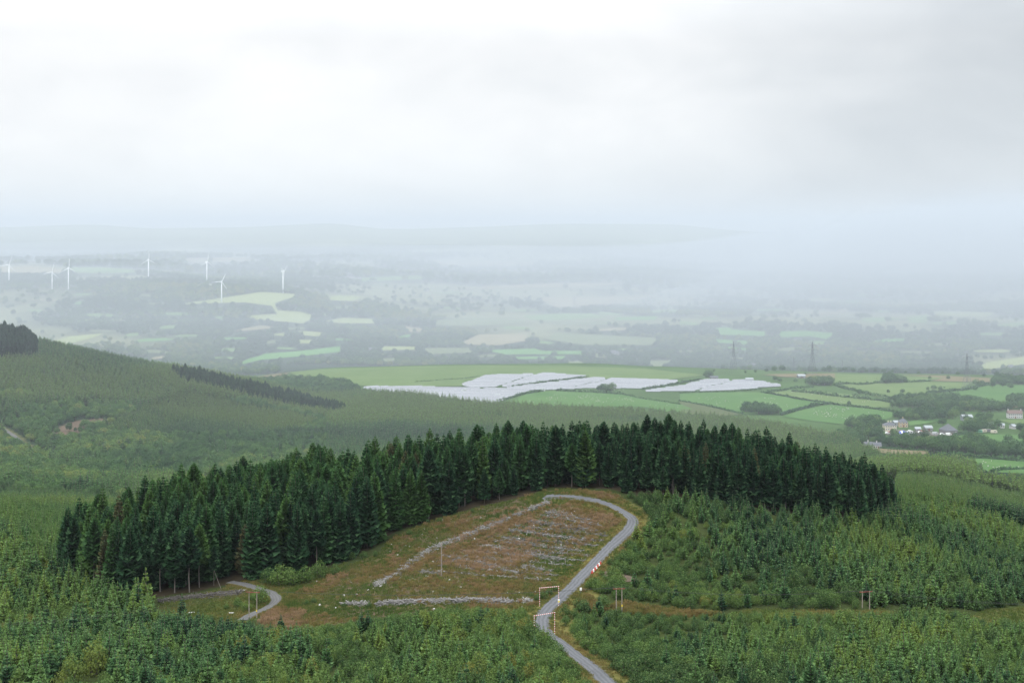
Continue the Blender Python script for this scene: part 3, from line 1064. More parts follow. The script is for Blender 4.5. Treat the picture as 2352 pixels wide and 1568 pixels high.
for i in range(6):
    h, r = RR.uniform(9.5, 12), RR.uniform(4.6, 6.0)
    lob = [(0, 0, h * .62, r * .72, h * .36)]
    for j in range(6):
        a = 6.283 * j / 6 + RR.uniform(-.3, .3)
        lob.append((r * .58 * math.cos(a), r * .58 * math.sin(a), h * RR.uniform(.40, .62), r * RR.uniform(.35, .5), h * RR.uniform(.2, .27)))
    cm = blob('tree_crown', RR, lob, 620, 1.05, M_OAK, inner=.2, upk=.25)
    OAK.append((cm, limbs_mesh('tree_trunk', RR, h, .32, M_BARKD), h, r))


# ---------------------------------------------------------------- plants: where they stand
def grid_pts(y0, y1, sp, s0=-.40, s1=.40, jit=.45):
    """jittered plan grid inside the fan y0..y1, s0..s1"""
    x0, x1 = min(s0 * y1, s0 * y0), max(s1 * y1, s1 * y0)
    xx, yy = np.meshgrid(np.arange(x0, x1, sp), np.arange(y0, y1, sp * .9))
    xx[::2] += sp / 2
    xx = xx + rng.uniform(-jit, jit, xx.shape) * sp
    yy = yy + rng.uniform(-jit, jit, yy.shape) * sp
    x, y = xx.ravel(), yy.ravel()
    s = x / y
    k = (s > s0) & (s < s1) & (y > y0) & (y < y1)
    x, y = x[k], y[k]
    return x, y, ground(x, y)


class Plants:
    def __init__(self):
        self.a = []

    def add(self, x, y, z, scale, tint, zone, var=None, nv=8, sxy=None):
        n = len(x)
        if n == 0:
            return
        sc = np.broadcast_to(scale, n).astype(float)
        sw = sc * (rng.uniform(.88, 1.14, n) if sxy is None else sxy)
        v = rng.integers(0, nv, n) if var is None else np.broadcast_to(var, n)
        self.a.append(np.column_stack([x, y, z, rng.uniform(0, 6.283, n), sw, sc, np.clip(np.broadcast_to(tint, n), 0, 1), v, np.full(n, zone)]))

    def all(self):
        return np.concatenate(self.a)


SHOULDER = [(1322, 1496), (1345, 1508), (1380, 1522), (1408, 1548), (1432, 1580), (1455, 1620), (1420, 1640), (1395, 1580), (1362, 1545), (1335, 1518)]
ROADL = [tuple(p) for p in ROAD[::4]]
TRACKL = [tuple(p) for p in TRACK[::3]]
TRACK2L = [tuple(p) for p in TRACK2[::3]]
spr, yng, bsh, oak = Plants(), Plants(), Plants(), Plants()

# tall spruce belts
x, y, z = grid_pts(400, 590, 5.15, -.36, .34)
u, v = rows_of(x, y, z)
ka, kb = inside(u, v, BELT_A), inside(u, v, BELT_B)
dr = np.minimum(dist_line(x, y, ROADL), dist_line(x, y, TRACKL))
for k, zone in ((ka, 0), (kb, 1)):
    k = k & (dr > 3.5) & (rng.random(len(x)) > .06)
    n = k.sum()
    xx, yy, zz, uu = x[k], y[k], z[k], u[k]
    hs = rng.normal(.95, .15, n) * (1.0 if zone == 0 else 1.0)
    hs = np.clip(hs, .52, 1.16)
    hs = np.where(rng.random(n) < .14, hs * rng.uniform(.6, .85, n), hs)
    if zone == 0:
        hs *= np.interp(uu, [120, 260, 600, 900, 1180, 1260], [.84, .88, .88, .86, .81, .78])
    else:
        hs *= np.interp(uu, [1260, 1400, 1700, 1950, 2080], [.79, .77, .78, .76, .66])
    tint = np.clip(rng.beta(1.6, 2.2, n) * .9, 0, .84)
    tint[rng.random(n) < .035] = .94
    tint = np.where(rng.random(n) < (.62 if zone == 0 else .5), tint, tint * .5)
    if zone == 0:
        back = np.clip((yy - np.interp(uu, [120, 300, 600, 850, 1000, 1260], [440, 425, 430, 455, 478, 510])) / 35, 0, 1)
        tint = np.where(tint < .9, np.clip(tint + .08 + back * .30, 0, .84), tint)
    var = rng.integers(0, 8, n)
    var = np.where(np.isin(var, (4, 5)) & (rng.random(n) < .5), 1, var)
    if zone == 0:
        front = (uu > 340) & (uu < 530) & (dist_line(xx, yy, [tuple(at(a, b)[:2]) for a, b in ((350, 1372), (450, 1358), (540, 1340))]) < 9)
        var = np.where(front, np.where(rng.random(n) < .7, 5, 4), var)
    spr.add(xx, yy, zz, hs, tint, zone, var)

# young spruce and willow scrub on the near slopes
NEAR_ZONES = [
    # (polygon, chance of spruce, spruce height, bush height, tint of spruce, tint of bush, zone)
    ([(-250, 1240), (60, 1235), (128, 1322), (205, 1352), (285, 1382), (340, 1378), (362, 1414), (480, 1424), (555, 1436), (700, 1468), (770, 1520), (740, 1760), (-250, 1760)], .82, (5.4, 8.2), (2.6, 4.0), .42, .60, 2),
    ([(556, 1436), (640, 1455), (700, 1447), (800, 1433), (900, 1417), (1000, 1405), (1100, 1404), (1200, 1408), (1240, 1424), (1250, 1470), (1330, 1540), (1420, 1760), (700, 1760), (770, 1520), (700, 1468)], .22, (3.8, 5.8), (2.6, 4.2), .55, .36, 3),
    ([(1440, 1142), (1520, 1146), (1600, 1155), (1700, 1167), (1800, 1181), (1900, 1193), (2012, 1201), (2064, 1178), (2084, 1150), (2200, 1168), (2352, 1222), (2600, 1262), (2600, 1396), (2352, 1392), (2240, 1402), (2050, 1396), (1930, 1401), (1850, 1397), (1720, 1395), (1640, 1402), (1560, 1398), (1430, 1383), (1352, 1352), (1400, 1302), (1470, 1225), (1482, 1180)], .72, (4.6, 7.0), (2.4, 3.8), .42, .30, 4),
    ([(1272, 1440), (1300, 1398), (1390, 1396), (1430, 1412), (1560, 1420), (1680, 1416), (1800, 1422), (1960, 1416), (2060, 1410), (2230, 1420), (2300, 1442), (2600, 1446), (2600, 1760), (1450, 1760), (1400, 1568), (1310, 1490)], .50, (3.4, 5.4), (2.2, 3.4), .42, .32, 5),
]
def keep_view(u, v, y, h, zone):
    """plants along the lower edge of the open ground stay low enough not to cover it"""
    if zone in (2, 3):
        e = np.interp(u, [336, 345, 362, 480, 556, 640, 700, 800, 900, 1000, 1100, 1200, 1236, 1244], [900, 1380, 1402, 1418, 1430, 1446, 1444, 1432, 1418, 1406, 1402, 1404, 1420, 900])
    elif zone == 5:
        e = np.interp(u, [1376, 1390, 1560, 1720, 1960, 2070, 2080, 2225, 2235, 2400, 2420], [900, 1408, 1416, 1410, 1410, 1408, 900, 900, 1420, 1430, 900])
    else:
        return h
    cap = (v - e + 5 + rng.gamma(1.2, 3.0, len(u))) * y / F
    return np.minimum(h, np.maximum(cap, 0))


for poly, ps, hsr, hbr, ts, tb, zone in NEAR_ZONES:
    for kind, sp in (('s', 3.35 if zone == 2 else 3.15), ('b', 3.1)):
        x, y, z = grid_pts(225, 640, sp, -.45, .45)
        u, v = rows_of(x, y, z)
        k = inside(u, v, poly) & ~inside(u, v, BELT_A) & ~inside(u, v, BELT_B) & ~inside(u, v, GRASSY) & ~inside(u, v, CLEARING)
        x, y, z, u, v = x[k], y[k], z[k], u[k], v[k]
        pat = fbm(x, y, 26, 40 + zone, 3)
        p = np.clip(ps + (pat - .5) * 2.2, .04, .97)
        if zone == 4:      # scrub beside the road and along the foot of the slope
            p = p * np.clip((dist_line(x, y, ROADL) - 4) / 30, .12, 1) * np.where(inside(u, v, [(1340, 1360), (1640, 1345), (1960, 1362), (2020, 1400), (1640, 1410), (1400, 1400)]), .25, 1)
        r_ = rng.random(len(x))
        k = (r_ < p) if kind == 's' else (r_ > p)
        wid_road = np.interp(v, [1140, 1300, 1400, 1480, 1560], [4.2, 4.6, 4.2, 4.4, 5.2])
        k &= (dist_line(x, y, ROADL) > wid_road) & (dist_line(x, y, TRACKL) > 3.4)
        k &= ~inside(u, v, SHOULDER)
        k &= ~(inside(u, v, [(1420, 1320), (1475, 1322), (1500, 1340), (1440, 1345)]))
        x, y, z, u, v = x[k], y[k], z[k], u[k], v[k]
        n = len(x)
        big = fbm(x, y, 45, 60 + zone, 2)
        if kind == 's':
            h = rng.uniform(*hsr, n) * (.6 + .8 * big) * np.clip(rng.normal(1, .16, n), .55, 1.35)
            if zone == 2:
                h *= np.interp(v, [1240, 1420, 1560], [1.15, 1.0, .9])
            t = ts + (fbm(x, y, 40, 71, 3) - .5) * 1.3 + rng.normal(0, .18, n)
            if zone == 4:
                t = t + .28 * np.exp(-((u - 2100) / 220) ** 2 - ((v - 1270) / 60) ** 2)
            h = keep_view(u, v, y, h, zone)
            ok_ = (h > 1.3) & ~inside(u, v, [(186, 1548), (250, 1545), (262, 1610), (215, 1650), (110, 1650), (116, 1580)])
            yng.add(x[ok_], y[ok_], z[ok_], h[ok_] / 6.0, t[ok_], zone)
        else:
            h = rng.uniform(*hbr, n) * (.6 + .8 * big) * np.clip(rng.normal(1, .2, n), .5, 1.5)
            t = tb + (fbm(x, y, 30, 81, 3) - .5) * 1.1 + rng.normal(0, .18, n)
            h = keep_view(u, v, y, h, zone)
            ok_ = h > .9
            bsh.add(x[ok_], y[ok_], z[ok_], h[ok_] / 3.0, np.clip(t, 0, .93)[ok_], zone, nv=7, sxy=(np.clip(h / 3.0, .6, 1.2) * rng.uniform(.85, 1.25, n) / np.maximum(h / 3.0, .3))[ok_])

# grassy patch and clearing: a few scattered bushes
def px_plants(P, lst, zone, ref, y0=240, y1=640, wide=1.0):
    for (u_, v_, h, t, var) in lst:
        p = at(u_, v_, y0, y1)
        P.add(np.array([p.x]), np.array([p.y]), np.array([p.z]), h / ref, t, zone, var, sxy=wide)


px_plants(bsh, [(645, 1344, 6.6, .62, 0), (668, 1343, 5.4, .58, 1), (700, 1338, 5.2, .5, 2), (618, 1340, 5.0, .3, 3), (735, 1326, 5.0, .5, 4), (770, 1318, 3.4, .42, 5),
                (598, 1386, 5.0, .60, 6), (582, 1378, 2.8, .55, 1), (545, 1392, 2.6, .5, 2), (565, 1402, 2.8, .72, 3), (520, 1398, 1.6, .5, 4),
                (1262, 1366, 2.2, .3, 2), (1248, 1374, 2.6, .35, 3), (1234, 1380, 1.9, .4, 4), (1275, 1356, 1.8, .35, 5), (1222, 1372, 1.6, .3, 1), (835, 1281, 2.4, .35, 0), (808, 1284, 2.6, .3, 6), (862, 1277, 1.8, .3, 2),
                (720, 1383, 1.5, .25, 3), (704, 1388, 1.4, .3, 2), (790, 1392, 1.3, .3, 1), (848, 1394, 1.4, .25, 0), (940, 1228, 2.0, .4, 4), (1010, 1200, 2.0, .35, 5), (1085, 1178, 1.6, .3, 2)], 6, 3.0)
px_plants(yng, [(418, 1421, 7.0, .05, 0), (645, 1452, 5.0, .02, 1), (326, 1424, 8.0, .92, 2), (345, 1436, 6.6, .8, 3), (302, 1425, 6.5, .55, 4), (830, 1448, 5.6, .1, 5), (845, 1446, 5.2, .12, 6), (1050, 1402, 1.8, .4, 2),
                (1105, 1445, 6.4, .08, 0), (1120, 1440, 5.8, .12, 5), (1078, 1452, 4.6, .2, 3), (972, 1500, 4.4, .15, 4)], 7, 6.0)
# the two big rounded yellow-green trees bottom left
px_plants(bsh, [(216, 1551, 8.2, .82, 0), (165, 1569, 6.6, .78, 3), (140, 1590, 5.2, .84, 1), (46, 1440, 4.6, .6, 2), (118, 1430, 4.2, .72, 4)], 8, 3.0, wide=.66)

# tree line and shrubs along the right belt's foot are in zone 4; left plantation beyond the belt
MIDL = [(-300, 1000), (-300, 1250), (60, 1240), (125, 1312), (140, 1286), (250, 1255), (400, 1210), (600, 1170), (800, 1142), (1000, 1114), (1250, 1076), (1250, 1020), (1000, 1010), (640, 1050), (300, 1062), (0, 1060)]
x, y, z = grid_pts(470, 900, 3.1, -.42, .06)
u, v = rows_of(x, y, z)
k = inside(u, v, MIDL) & ~inside(u, v, BELT_A) & ~((u > 600) & (y < 560))
x, y, z, u = x[k], y[k], z[k], u[k]
big = fbm(x, y, 60, 91, 3)
yng.add(x, y, z, rng.uniform(4.4, 7.2, len(x)) * (.7 + .6 * big) / 6.0, .58 + (big - .5) * 1.0 + rng.normal(0, .08, len(x)), 9)

# behind the knoll, out to the hillside: valley spruce with broadleaf scrub on the left hill
x, y, z = grid_pts(800, 1640, 4.1, -.44, .44)
u, v = rows_of(x, y, z)
hill = (u < 800) & (v > 700)
scrub = fbm(x, y, 110, 101, 4) + np.where(u < 300, .10, 0) + np.where((v > 1000) & (u < 620), .10, 0) - np.where(u > 750, .3, 0)
light = inside(u, v, [(220, 990), (330, 940), (440, 905), (560, 935), (680, 955), (740, 975), (660, 1000), (480, 1005), (300, 1000)])
darkb = inside(u, v, [(392, 862), (460, 870), (560, 893), (700, 926), (800, 952), (770, 958), (680, 944), (600, 926), (500, 902), (430, 884)])
clear = inside(u, v, CLEAR2) & (rng.random(len(u)) < .84)
bare2 = dist_line(x, y, TRACK2L) < 7
# right-hand side: valley spruce ends along this line, fields and broadleaf woods beyond
vs_edge = np.interp(u, [750, 900, 1000, 1120, 1250, 1400, 1560, 1700, 1830, 1950, 2030, 2400], [905, 912, 922, 938, 946, 950, 960, 972, 995, 1020, 1060, 1090])
ok = (v > vs_edge) | (u <= 750)
ok &= ~((u > 2020) & (v < 1075) & ~inside(u, v, [(1985, 1052), (2020, 1046), (2120, 1052), (2230, 1066), (2250, 1092), (2200, 1098), (2000, 1075)]))
ok &= ~((u > 2240) & (v > 1040) & (v < 1122))
ok &= ~clear & ~bare2
ok &= ~((y > 1460) & (u < 750) & (u < 90))
top = inside(u, v, [(-80, 790), (90, 790), (90, 760), (-80, 700)])
br = ok & (scrub > .51) & ~light & ~darkb & (v > vs_edge) & (rng.random(len(u)) < .55)
kd = ok & darkb & (rng.random(len(u)) < .75)
spr.add(x[kd], y[kd], z[kd], rng.uniform(.40, .62, kd.sum()), rng.uniform(.2, .7, kd.sum()), 16, nv=4)
sp_ = ok & ~darkb & ~((scrub > .51) & ~light & ~darkb & (v > vs_edge) & (rng.random(len(u)) < .9)) & ~br & (rng.random(len(u)) < .97)
n = sp_.sum()
h = rng.uniform(6.5, 11.5, n) * (.8 + .4 * fbm(x[sp_], y[sp_], 90, 111, 3))
t = .70 + (fbm(x[sp_], y[sp_], 150, 113, 4) - .5) * 2.0 + rng.normal(0, .08, n) + np.where(light[sp_], .22, 0) - np.where(darkb[sp_], .5, 0)
h = np.where(light[sp_], h * .65, np.where(darkb[sp_], h * 1.9, h))
yng.add(x[sp_], y[sp_], z[sp_], h / 6.0, np.clip(t, 0, .80), 10, sxy=np.where(light[sp_], 1.15, 1.4))
n = br.sum()
oak.add(x[br], y[br], z[br], rng.uniform(.34, .82, n), .55 + (fbm(x[br], y[br], 60, 117, 3) - .5) * 1.4 + rng.normal(0, .15, n), 10, nv=6)
# right slope falling away behind the knoll: bright young spruce
x, y, z = grid_pts(600, 1010, 2.9, .24, .46)
u, v = rows_of(x, y, z)
k = (u > 2060) & (v > 1078) & (v < 1262) & ~inside(u, v, BELT_B) & ~inside(u, v, NEAR_ZONES[2][0]) & ~((u > 2255) & (v < 1122))
x, y, z, u, v = x[k], y[k], z[k], u[k], v[k]
dk = inside(u, v, [(2170, 1180), (2240, 1172), (2420, 1225), (2420, 1262), (2300, 1245), (2200, 1205)]) | inside(u, v, [(2300, 1118), (2352, 1108), (2420, 1110), (2420, 1150), (2310, 1140)])
h = rng.uniform(4.5, 6.5, len(x)) * np.where(dk, 1.6, 1.0)
yng.add(x, y, z, h / 6.0, np.where(dk, .05, .62) + rng.normal(0, .10, len(x)) + (fbm(x, y, 50, 119, 2) - .5) * .5, 11)
# dark spruce on the shoulder of the left hill, against the valley
x, y, z = grid_pts(1380, 1530, 4.6, -.44, -.325)
u, v = rows_of(x, y, z)
k = (u < 84) & (v > 770) & (v < 830)
spr.add(x[k], y[k], z[k], rng.uniform(.72, .98, k.sum()) * np.interp(u[k], [-200, 60, 84], [1, .95, .72]), rng.uniform(0, .25, k.sum()), 12, nv=4)

# broadleaf woods, field trees on the plateau
WOODS = [
    Z3((1480, 1060), (1600, 1045), (2000, 1060), (2110, 1095), (2200, 1110), (2300, 1105), (2420, 1110), (2420, 1140), (2100, 1140), (1900, 1130), (1650, 1110), (1430, 1112)),
    Z3((1420, 1214), (1500, 1170), (1700, 1150), (1880, 1140), (1960, 1172), (1800, 1192), (1560, 1204)),
    Z3((1110, 1250), (1200, 1215), (1390, 1195), (1405, 1250), (1300, 1280)),
    Z3((1610, 1248), (1700, 1225), (1900, 1200), (2100, 1192), (2230, 1230), (2420, 1230), (2420, 1292), (2000, 1285), (1880, 1270), (1780, 1262)),
    Z3((980, 1340), (1100, 1296), (1400, 1300), (1480, 1318), (1560, 1322), (1880, 1316), (2060, 1350), (2100, 1400), (2420, 1392), (2420, 1455), (2100, 1440), (1900, 1424), (1740, 1420), (1600, 1392), (1400, 1372), (1240, 1378), (1130, 1376)),
    Z1((1620, 990), (1720, 960), (1900, 938), (2225, 934), (2260, 950), (2352, 948), (2440, 972), (2470, 1018), (2352, 1030), (1900, 1025)),
    [(1700, 946), (1720, 936), (1785, 948), (1790, 954), (1740, 952)],
    [(1374, 901), (1382, 893), (1404, 893), (1408, 901)],
    Z3((160, 905), (185, 882), (215, 900)), Z3((880, 950), (900, 930), (940, 928), (1040, 935), (1050, 955), (960, 958)),
    Z3((1380, 945), (1400, 900), (1450, 900), (1460, 930), (1540, 925), (1535, 940)),
    Z3((2130, 945), (2160, 912), (2230, 918), (2352, 925), (2420, 935), (2420, 950)), Z3((2250, 1080), (2260, 1045), (2352, 1050), (2352, 1085)),
]
HOUSE_VIEWS = [(2022, 2215, 966, 1020), (1984, 2036, 1012, 1062), (2306, 2360, 944, 990), (2205, 2240, 952, 986), (2262, 2340, 970, 1004)]
for i, poly in enumerate(WOODS):
    x, y, z = grid_pts(1000, 2200, 8.5 if i < 6 else 7.0, -.25, .42)
    u, v = rows_of(x, y, z)
    yard = inside(u, v, [Z8(560, 560), Z8(600, 480), Z8(880, 480), Z8(1450, 500), Z8(1480, 600), Z8(1150, 640), Z8(800, 600)])
    k = inside(u, v, poly) & ~yard
    for hx0, hx1, hv0, hv1 in HOUSE_VIEWS:
        k &= ~((u > hx0) & (u < hx1) & (v > hv0) & (v < hv1) & (rng.random(len(u)) < .80))
    n = k.sum()
    oak.add(x[k], y[k], z[k], rng.uniform(.62, 1.05, n), .30 + rng.normal(0, .22, n), 13, nv=6)
LONE = [(2145, 897, .8), (2243, 887, 1.0), (2256, 884, .7), (2280, 892, .9), (2303, 890, 1.0), (2320, 893, .9), (2240, 898, .7), (2135, 871, .5), (2178, 872, .6), (2073, 903, .6), (2040, 903, .5), (1973, 905, .7), (1974, 906, .6), (1780, 875, .7),
        (1790, 877, .6), (1827, 878, .5), (1849, 862, .5), (1778, 854, .9), (1797, 853, 1.0), (1760, 855, .6), (1905, 853, 1.0), (1893, 853, .8), (1874, 853, .6), (1940, 853, .9), (1930, 854, .7), (1960, 854, .7), (1990, 854, .6), (2010, 855, .6), (2030, 855, .7),
        (2050, 856, .6), (2080, 858, .5), (2110, 860, .5), (2290, 866, .9), (2300, 867, .7), (2260, 866, .6), (1735, 856, .5), (1712, 857, .4), (1640, 854, .4), (2042, 922, .6), (2250, 1026, 1.2), (2316, 1016, .8), (2350, 1014, .9), (2276, 1030, .9), (2290, 1031, .8),
        (2330, 1034, .9), (1950, 932, .6), (1880, 906, .4), (2160, 900, .7), (2131, 898, .55), (2165, 860, .5), (2200, 862, .6)]
px_lone = [(at(u_, v_, 980, 2330), s_) for u_, v_, s_ in LONE]
oak.add(np.array([p.x for p, _ in px_lone]), np.array([p.y for p, _ in px_lone]), np.array([p.z for p, _ in px_lone]), np.array([s for _, s in px_lone]), rng.uniform(.05, .5, len(px_lone)), 14, nv=6)


# the far valley: woods everywhere but in the fields
def far_woods(y0, y1, sp, hscale, seed):
    x, y, z = grid_pts(y0, y1, sp, -.41, .41)
    u, v = rows_of(x, y, z)
    k = np.ones(len(x), bool)
    for poly, a, b in FIELD_PX:
        if b > 3000:
            inn_ = inside(u, v, poly)
            ju, jv = rng.normal(0, 4.0, len(x)), rng.normal(0, .7, len(x))
            for q_ in (3.0, 7.0, 11.0):
                inn_ |= inside(u + ju, v + jv - q_ * hscale * F / y, poly) & (rng.random(len(x)) < .80)
            k &= ~inn_
    mo = fbm(x, y, 420, 31, 4)
    k &= (mo < .52 + rng.normal(0, .03, len(x))) | (rng.random(len(x)) < .06)
    k &= ~((y < 2640) & (u > 640) & (u < 1660))
    k &= rng.random(len(x)) < .82
    n = k.sum()
    oak.add(x[k], y[k], z[k], hscale * rng.uniform(.75, 1.25, n), .30 + (fbm(x[k], y[k], 240, seed, 4) - .5) * 2.4 + rng.normal(0, .22, n), 15, nv=6)


far_woods(2330, 3400, 13, 1.05, 131)
far_woods(3400, 5200, 19, 1.35, 132)
far_woods(5200, 8800, 42, 2.4, 133)


# ---------------------------------------------------------------- plants: which ones are single objects, which are the mass
def visible_pixels(sets, step=2.5):
    """painter's pass, near to far, over simple outlines; returns the pixels each plant shows"""
    W, H = int(2352 / step), int(1568 / step)
    buf = np.zeros((H, W), bool)
    rows = []
    for si, (A, hh, rr, shp) in enumerate(sets):
        vi = A[:, 7].astype(int)
        h, r = hh[vi] * A[:, 5], rr[vi] * A[:, 4]
        u, v = rows_of(A[:, 0], A[:, 1], A[:, 2])
        f = F / A[:, 1]
        for i in np.nonzero((u > -40) & (u < 2392) & (v - h * f < 1568) & (A[:, 1] < 1750))[0]:
            rows.append((A[i, 1], si, i, u[i] / step, v[i] / step, h[i] * f[i] / step, max(r[i] * f[i] / step, .6), shp))
    rows.sort(key=lambda q: q[0])
    cnt = [np.zeros(len(s[0]), int) for s in sets]
    for yy, si, i, cu, cv, ph, pr, shp in rows:
        t0, t1 = max(0, int(cv - ph)), min(H, int(cv) + 1)
        if t1 <= t0:
            continue
        x0, x1 = max(0, int(cu - pr)), min(W, int(cu + pr) + 1)
        if x1 <= x0:
            continue
        sub = buf[t0:t1, x0:x1]
        if sub.all():
            continue
        q = (np.arange(t0, t1) + .5 - (cv - ph)) / max(ph, .5)
        wdt = pr * (np.clip(q, .05, 1) ** .8 if shp == 'c' else np.sqrt(np.clip(1 - (1.9 * q - .9) ** 2, .05, 1)))
        m = np.abs(np.arange(x0, x1)[None, :] + .5 - cu) <= np.maximum(wdt, .6)[:, None]
        new = m & ~sub
        cnt[si][i] = new.sum()
        sub |= m
    return cnt


def dims(V):
    return np.array([q[2] for q in V]), np.array([q[3] for q in V])


sets = [(spr.all(), *dims(SPRUCE), 'c'), (yng.all(), *dims(YOUNG), 'c'), (bsh.all(), *dims(BUSH), 'e'), (oak.all(), *dims(OAK), 'e')]
seen = visible_pixels(sets)


def scatter_group(name, V, mats_hint=None):
    """node group: points -> one of the plant shapes, turned, scaled and tinted by the point's numbers"""
    g = bpy.data.node_groups.new(name, 'GeometryNodeTree')
    g.interface.new_socket('Geometry', in_out='INPUT', socket_type='NodeSocketGeometry')
    g.interface.new_socket('Geometry', in_out='OUTPUT', socket_type='NodeSocketGeometry')
    gi, go = g.nodes.new('NodeGroupInput'), g.nodes.new('NodeGroupOutput')
    join = g.nodes.new('GeometryNodeJoinGeometry')
    for objs in V:
        j2 = g.nodes.new('GeometryNodeJoinGeometry')
        for ob in objs:
            oi = g.nodes.new('GeometryNodeObjectInfo')
            oi.inputs['Object'].default_value = ob
            g.links.new(oi.outputs['Geometry'], j2.inputs[0])
        gt = g.nodes.new('GeometryNodeGeometryToInstance')
        g.links.new(j2.outputs[0], gt.inputs[0])
        g.links.new(gt.outputs[0], join.inputs[0])
    ip = g.nodes.new('GeometryNodeInstanceOnPoints')
    ip.inputs['Pick Instance'].default_value = True

    def attr(n, t):
        a = g.nodes.new('GeometryNodeInputNamedAttribute')
        a.data_type = t
        a.inputs['Name'].default_value = n
        return a.outputs[0]
    g.links.new(gi.outputs[0], ip.inputs['Points'])
    g.links.new(join.outputs[0], ip.inputs['Instance'])
    g.links.new(attr('var', 'INT'), ip.inputs['Instance Index'])
    g.links.new(attr('scl', 'FLOAT_VECTOR'), ip.inputs['Scale'])
    cx = g.nodes.new('ShaderNodeCombineXYZ')
    g.links.new(attr('rot', 'FLOAT'), cx.inputs[2])
    e2r = g.nodes.new('FunctionNodeEulerToRotation')
    g.links.new(cx.outputs[0], e2r.inputs[0])
    g.links.new(e2r.outputs[0], ip.inputs['Rotation'])
    g.links.new(ip.outputs[0], go.inputs[0])
    return g


def scatter(name, A, group, label=None):
    if len(A) == 0:
        return
    me = np_mesh(name, A[:, :3], [], {
        'rot': ('POINT', 'FLOAT', A[:, 3]), 'scl': ('POINT', 'FLOAT_VECTOR', A[:, [4, 4, 5]]),
        'tint': ('POINT', 'FLOAT', A[:, 6]), 'var': ('POINT', 'INT', A[:, 7].astype(int))})
    o = link_mesh(name, me)
    md = o.modifiers.new('scatter', 'NODES')
    md.node_group = group
    tag(o, label, None, None, 'stuff')
    return o


def sector(u, names):
    for lim, nm in names:
        if u < lim:
            return nm
    return names[-1][1]


def hue(t, words):
    for lim, wd in words:
        if t < lim:
            return wd
    return words[-1][1]


ZONE_AT = {
    0: [(230, 'at the left end of the belt'), (350, 'above the young spruces left of the brash heap'), (545, 'behind the brash heap by the side track'), (700, 'above the grassy bend of the side track'), (850, 'behind the left tip of the felled ground'), (1000, 'along the upper left edge of the felled ground'), (1130, 'above the middle of the felled slope'), (9999, 'left of the head of the forest road')],
    1: [(1400, 'behind the head of the forest road'), (1520, 'behind the top bend of the forest road'), (1640, 'above the willow scrub right of the road bend'), (1780, 'above the middle of the right-hand slope'), (1920, 'towards the right end of the belt'), (9999, 'at the right end of the belt')],
    2: [(120, 'at the left border below the tall belt'), (260, 'around the rounded yellow-green trees'), (380, 'left of the grassy patch'), (560, 'below the grassy patch'), (9999, 'between the pole pair and the bottom border')],
    3: [(850, 'below the left tip of the felled ground'), (1050, 'below the long brash heap'), (1200, 'left of the striped height gates'), (9999, 'along the left verge of the forest road')],
    4: [(1450, 'on the right verge of the forest road'), (1620, 'right of the road above the red-topped poles'), (1800, 'in the middle of the right-hand slope'), (2000, 'above the far pole pair'), (2200, 'below the right end of the tall belt'), (9999, 'at the right border of the slope')],
    5: [(1420, 'beside the front height gate'), (1600, 'below the red-topped pole pair'), (1800, 'below the grassy strip'), (2050, 'below the far pole pair'), (9999, 'in the bottom right corner')],
    6: [(640, 'beside the side track on the grassy patch'), (800, 'at the foot of the tall spruces'), (1000, 'on the left part of the felled ground'), (1200, 'along the edge of the felled slope'), (9999, 'on the felled ground beside the forest road')],
    7: [(380, 'left of the grassy patch'), (500, 'alone on the grassy patch'), (700, 'below the pink weeds by the side track'), (900, 'below the left end of the long brash heap'), (1000, 'amid the scrub below the felled ground'), (9999, 'just below the long brash heap')],
    8: [(9999, 'among young spruces near the bottom left corner')],
    9: [(200, 'in the plantation left of the tall belt'), (600, 'in the plantation behind the left belt'), (9999, 'behind the tall belt')],
    10: [(200, 'on the lower left hillside'), (500, 'on the middle of the left hill'), (800, 'on the right flank of the left hill'), (1500, 'on the valley floor behind the tall belt'), (9999, 'in the valley behind the right belt')],
    11: [(2200, 'just right of the tall belt'), (9999, 'on the slope at the right border')],
    16: [(9999, 'in the dark strip along the left ridge')],
    12: [(9999, 'on the shoulder of the left hill against the valley')],
    13: [(900, 'in the small wood left of the solar panels'), (1450, 'by the lower edge of the solar panels'), (1850, 'below the bright sheep field'), (2050, 'left of the cream farmhouse'), (2200, 'around the houses of the hamlet'), (9999, 'in the woods right of the hamlet')],
    14: [(1830, 'along the ridge above the solar panels'), (2060, 'along the ridge by the tall pylons'), (2200, 'in the fields above the hamlet'), (9999, 'in the fields near the right border')],
    15: [(9999, 'in the far valley')],
}
PALE_TOP = {}


def pick_and_place(kind, V, A, vis, limit, part_names, words, sizes, cat, grp, ymax):
    """the `limit` plants that show largest become objects with their parts; returns the rest"""
    order = np.argsort(-vis)
    order = [i for i in order if vis[i] >= 3 and A[i, 1] < ymax][:limit]
    proto = {}
    taken = np.zeros(len(A), bool)
    q1, q2 = np.quantile(A[order, 5], [.33, .72]) if order else (0, 0)
    for i in order:
        a = A[i]
        vi = int(a[7])
        u, v = rows_of(a[0], a[1], a[2])
        zone = int(a[8])
        place = sector(u, ZONE_AT[zone])
        sz = sizes[0] if a[5] < q1 else sizes[1] if a[5] < q2 else sizes[2]
        lab = '%s %s %s %s' % (sz, hue(a[6], words), kind.replace('_', ' '), place)
        root = empty(kind, tuple(a[:3]), a[3], lab, cat, '%s %s' % (grp, place))
        root.scale = (a[4], a[4], a[5])
        for k in (0, 1):
            p = link_mesh(part_names[k], V[vi][k], None, root)
            p["tint"] = float(a[6])
            if vi not in proto and k == 1:
                proto[vi] = (root.children[0] if False else None)
        taken[i] = True
        proto.setdefault(vi, None)
        proto[vi] = proto[vi] or root
    return A[~taken], proto


